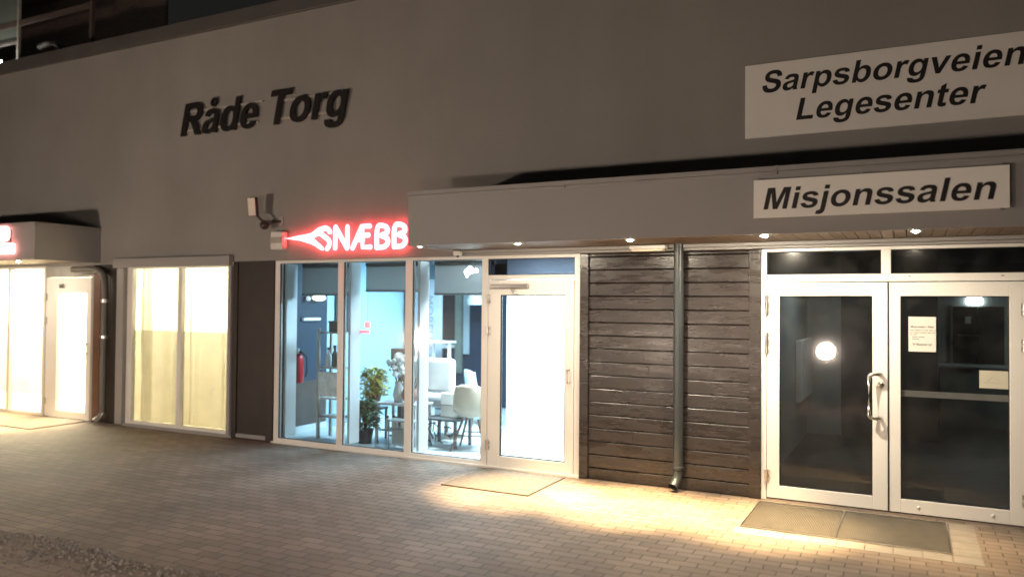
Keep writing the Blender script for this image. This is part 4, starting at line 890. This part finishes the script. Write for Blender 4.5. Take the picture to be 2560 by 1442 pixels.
def shell_chair(cx, cy, label, shell, back, yaw_):
    t = thing('shell_chair', label, 'chair', (cx,cy,0.012))
    ca, sa = math.cos(yaw_), math.sin(yaw_)
    def w(u, v, z): return (cx+u*ca-v*sa, cy+u*sa+v*ca, z)
    g = MB(); n = 14; rows = 9; vs = []
    prof = [(0.24,0.44),(0.16,0.425),(0.05,0.42),(-0.08,0.425),(-0.17,0.46),(-0.215,0.54),(-0.235,0.64),(-0.25,0.74),(-0.255,0.82),(-0.25,0.86)]
    for j, (v, z) in enumerate(prof):
        hw = 0.24*(1-0.35*(j/9)**4)*(0.9 if j == 0 else 1)
        for i in range(n+1):
            s = -1+2*i/n; vs.append(w(s*hw, v+0.10*s*s*(1 if j > 3 else 0.1), z+0.07*s*s*(1 if j < 5 else 0.2)-(0.07*s**4 if j == 9 else 0)))
    g.add(vs, [(j*(n+1)+i, j*(n+1)+i+1, (j+1)*(n+1)+i+1, (j+1)*(n+1)+i) for j in range(9) for i in range(n)], True)
    o = g.build('shell', shell, t); md = o.modifiers.new('thick','SOLIDIFY'); md.thickness = 0.012
    lm = mat('chair_wood',(0.12,0.075,0.05),0.5)
    for sx_, sy_ in ((-1,-1),(1,-1),(1,1),(-1,1)):
        MB().tube([w(sx_*0.10,sy_*0.10,0.41), w(sx_*0.23,sy_*0.22,0.0125)],[0.018,0.012],8).build('leg', lm, t)
    MB().tube([w(-0.165,-0.16,0.21),w(0.165,-0.16,0.21)],0.008,6).build('stretcher', lm, t)
    MB().tube([w(-0.165,0.16,0.21),w(0.165,0.16,0.21)],0.008,6).build('stretcher', lm, t)
shell_chair(-5.02,0.82,'beige shell chair with dark wooden legs beside the salon door',mat('beige_shell',(0.60,0.52,0.42),0.5,var=0.03),0,0.25)
shell_chair(-6.0,2.75,'white shell chair further back in the salon',mat('white_shell',(0.68,0.74,0.76),0.4,var=0.03),0,-0.7)
t = thing('styling_station', 'tall dark mirror station on the back wall of the salon', 'mirror', (-7.7,4.5,0.3))
MB().box(-7.84,-7.57,4.58,4.615,1.17,2.05).build('mirror', mat('dark_mirror',(0.03,0.028,0.028),0.25), t); MB().box(-7.56,-7.42,4.56,4.615,0.6,2.1).build('side_post', mat('olive_post',(0.20,0.22,0.19),0.5), t)
MB().box(-7.84,-7.57,4.30,4.615,1.06,1.12).build('ledge', cool_w, t)
t = thing('white_drape', 'thin white drape hanging against the navy back wall', 'curtain', (-7.3,4.55,1.0))
g = MB(); vs = [(-7.38+0.14*i/16,4.56+0.015*math.sin(i*1.9),z) for z in (0.95,1.5,2.1) for i in range(17)]
g.add(vs, [(j*17+i,j*17+i+1,(j+1)*17+i+1,(j+1)*17+i) for j in range(2) for i in range(16)], True).build('fabric', cloth('white_drape_cloth',(0.6,0.68,0.72),0.3), t)
MB().tube([(-7.40,4.56,2.11),(-7.22,4.56,2.11)],0.01,8).build('rod', steel, t)
t = thing('white_rack', 'white side rack in front of the dark mirror station', 'rack', (-6.9,3.0,0.012))
for x in (-7.02,-6.72): MB().box(x-0.02,x+0.02,2.98,3.02,0.0125,1.23).build('upright', cw, t)
for z in (0.4,0.85,1.235): MB().box(-7.06,-6.68,2.85,3.15,z,z+0.03).build('shelf', cw, t)
t = thing('dryer_hood', 'white hair dryer hood high beside the navy back wall', 'hair dryer', (-6.9,3.9,0.012))
MB().lathe((-6.75,4.0,1.86),[(0.19,0),(0.20,0.08),(0.16,0.2),(0.08,0.26),(0,0.27)],18).build('hood', cw, t); MB().tube([(-6.6,4.1,0.0125),(-6.6,4.1,1.9),(-6.68,4.05,1.99)],0.02,8).build('pole', steel, t)
MB().box(-6.75,-6.45,3.95,4.25,0.0122,0.03).build('foot', steel, t)
# glints in the pane, put in as an added bulb cluster
t = thing('glint_cluster', 'added cluster of glowing balls for glints in the pane by the door', 'lamp', (-4.7,0.2,2.26))
be = emit('glint_glow',(0.95,1.0,0.96),7)
for x, z, r in ((-4.755,2.255,0.042),(-4.72,2.30,0.03),(-4.70,2.27,0.034),(-4.635,2.27,0.027),(-4.765,2.205,0.016)):
    MB().ball((x,0.2,z),r,8).build('glow_ball', be, t)
g = MB()
for x, z in ((-4.755,2.28),(-4.72,2.32),(-4.70,2.29),(-4.635,2.29),(-4.765,2.21)): g.tube([(-4.70,0.2,2.39),(x,0.2,z)],0.003,5)
g.build('wire', dark_p, t)
t = thing('red_reflection', 'pinkish red glowing panels for a sign reflected in the middle salon pane', 'sign', (-6.36,0.33,1.5))  # glowing panels added in place of a red reflection in the glass
pe = emit('pink_glow',(1.0,0.12,0.18),1.6)
MB().box(-6.36,-6.27,0.30,0.312,1.55,1.63).build('panel', pe, t, bevel=0.02); MB().box(-6.45,-6.28,0.30,0.312,1.48,1.52).build('light_bar', pe, t, bevel=0.005)
MB().tube([(-6.32,0.306,1.635),(-6.32,0.32,2.04)],0.002,5).build('cord', dark_p, t)
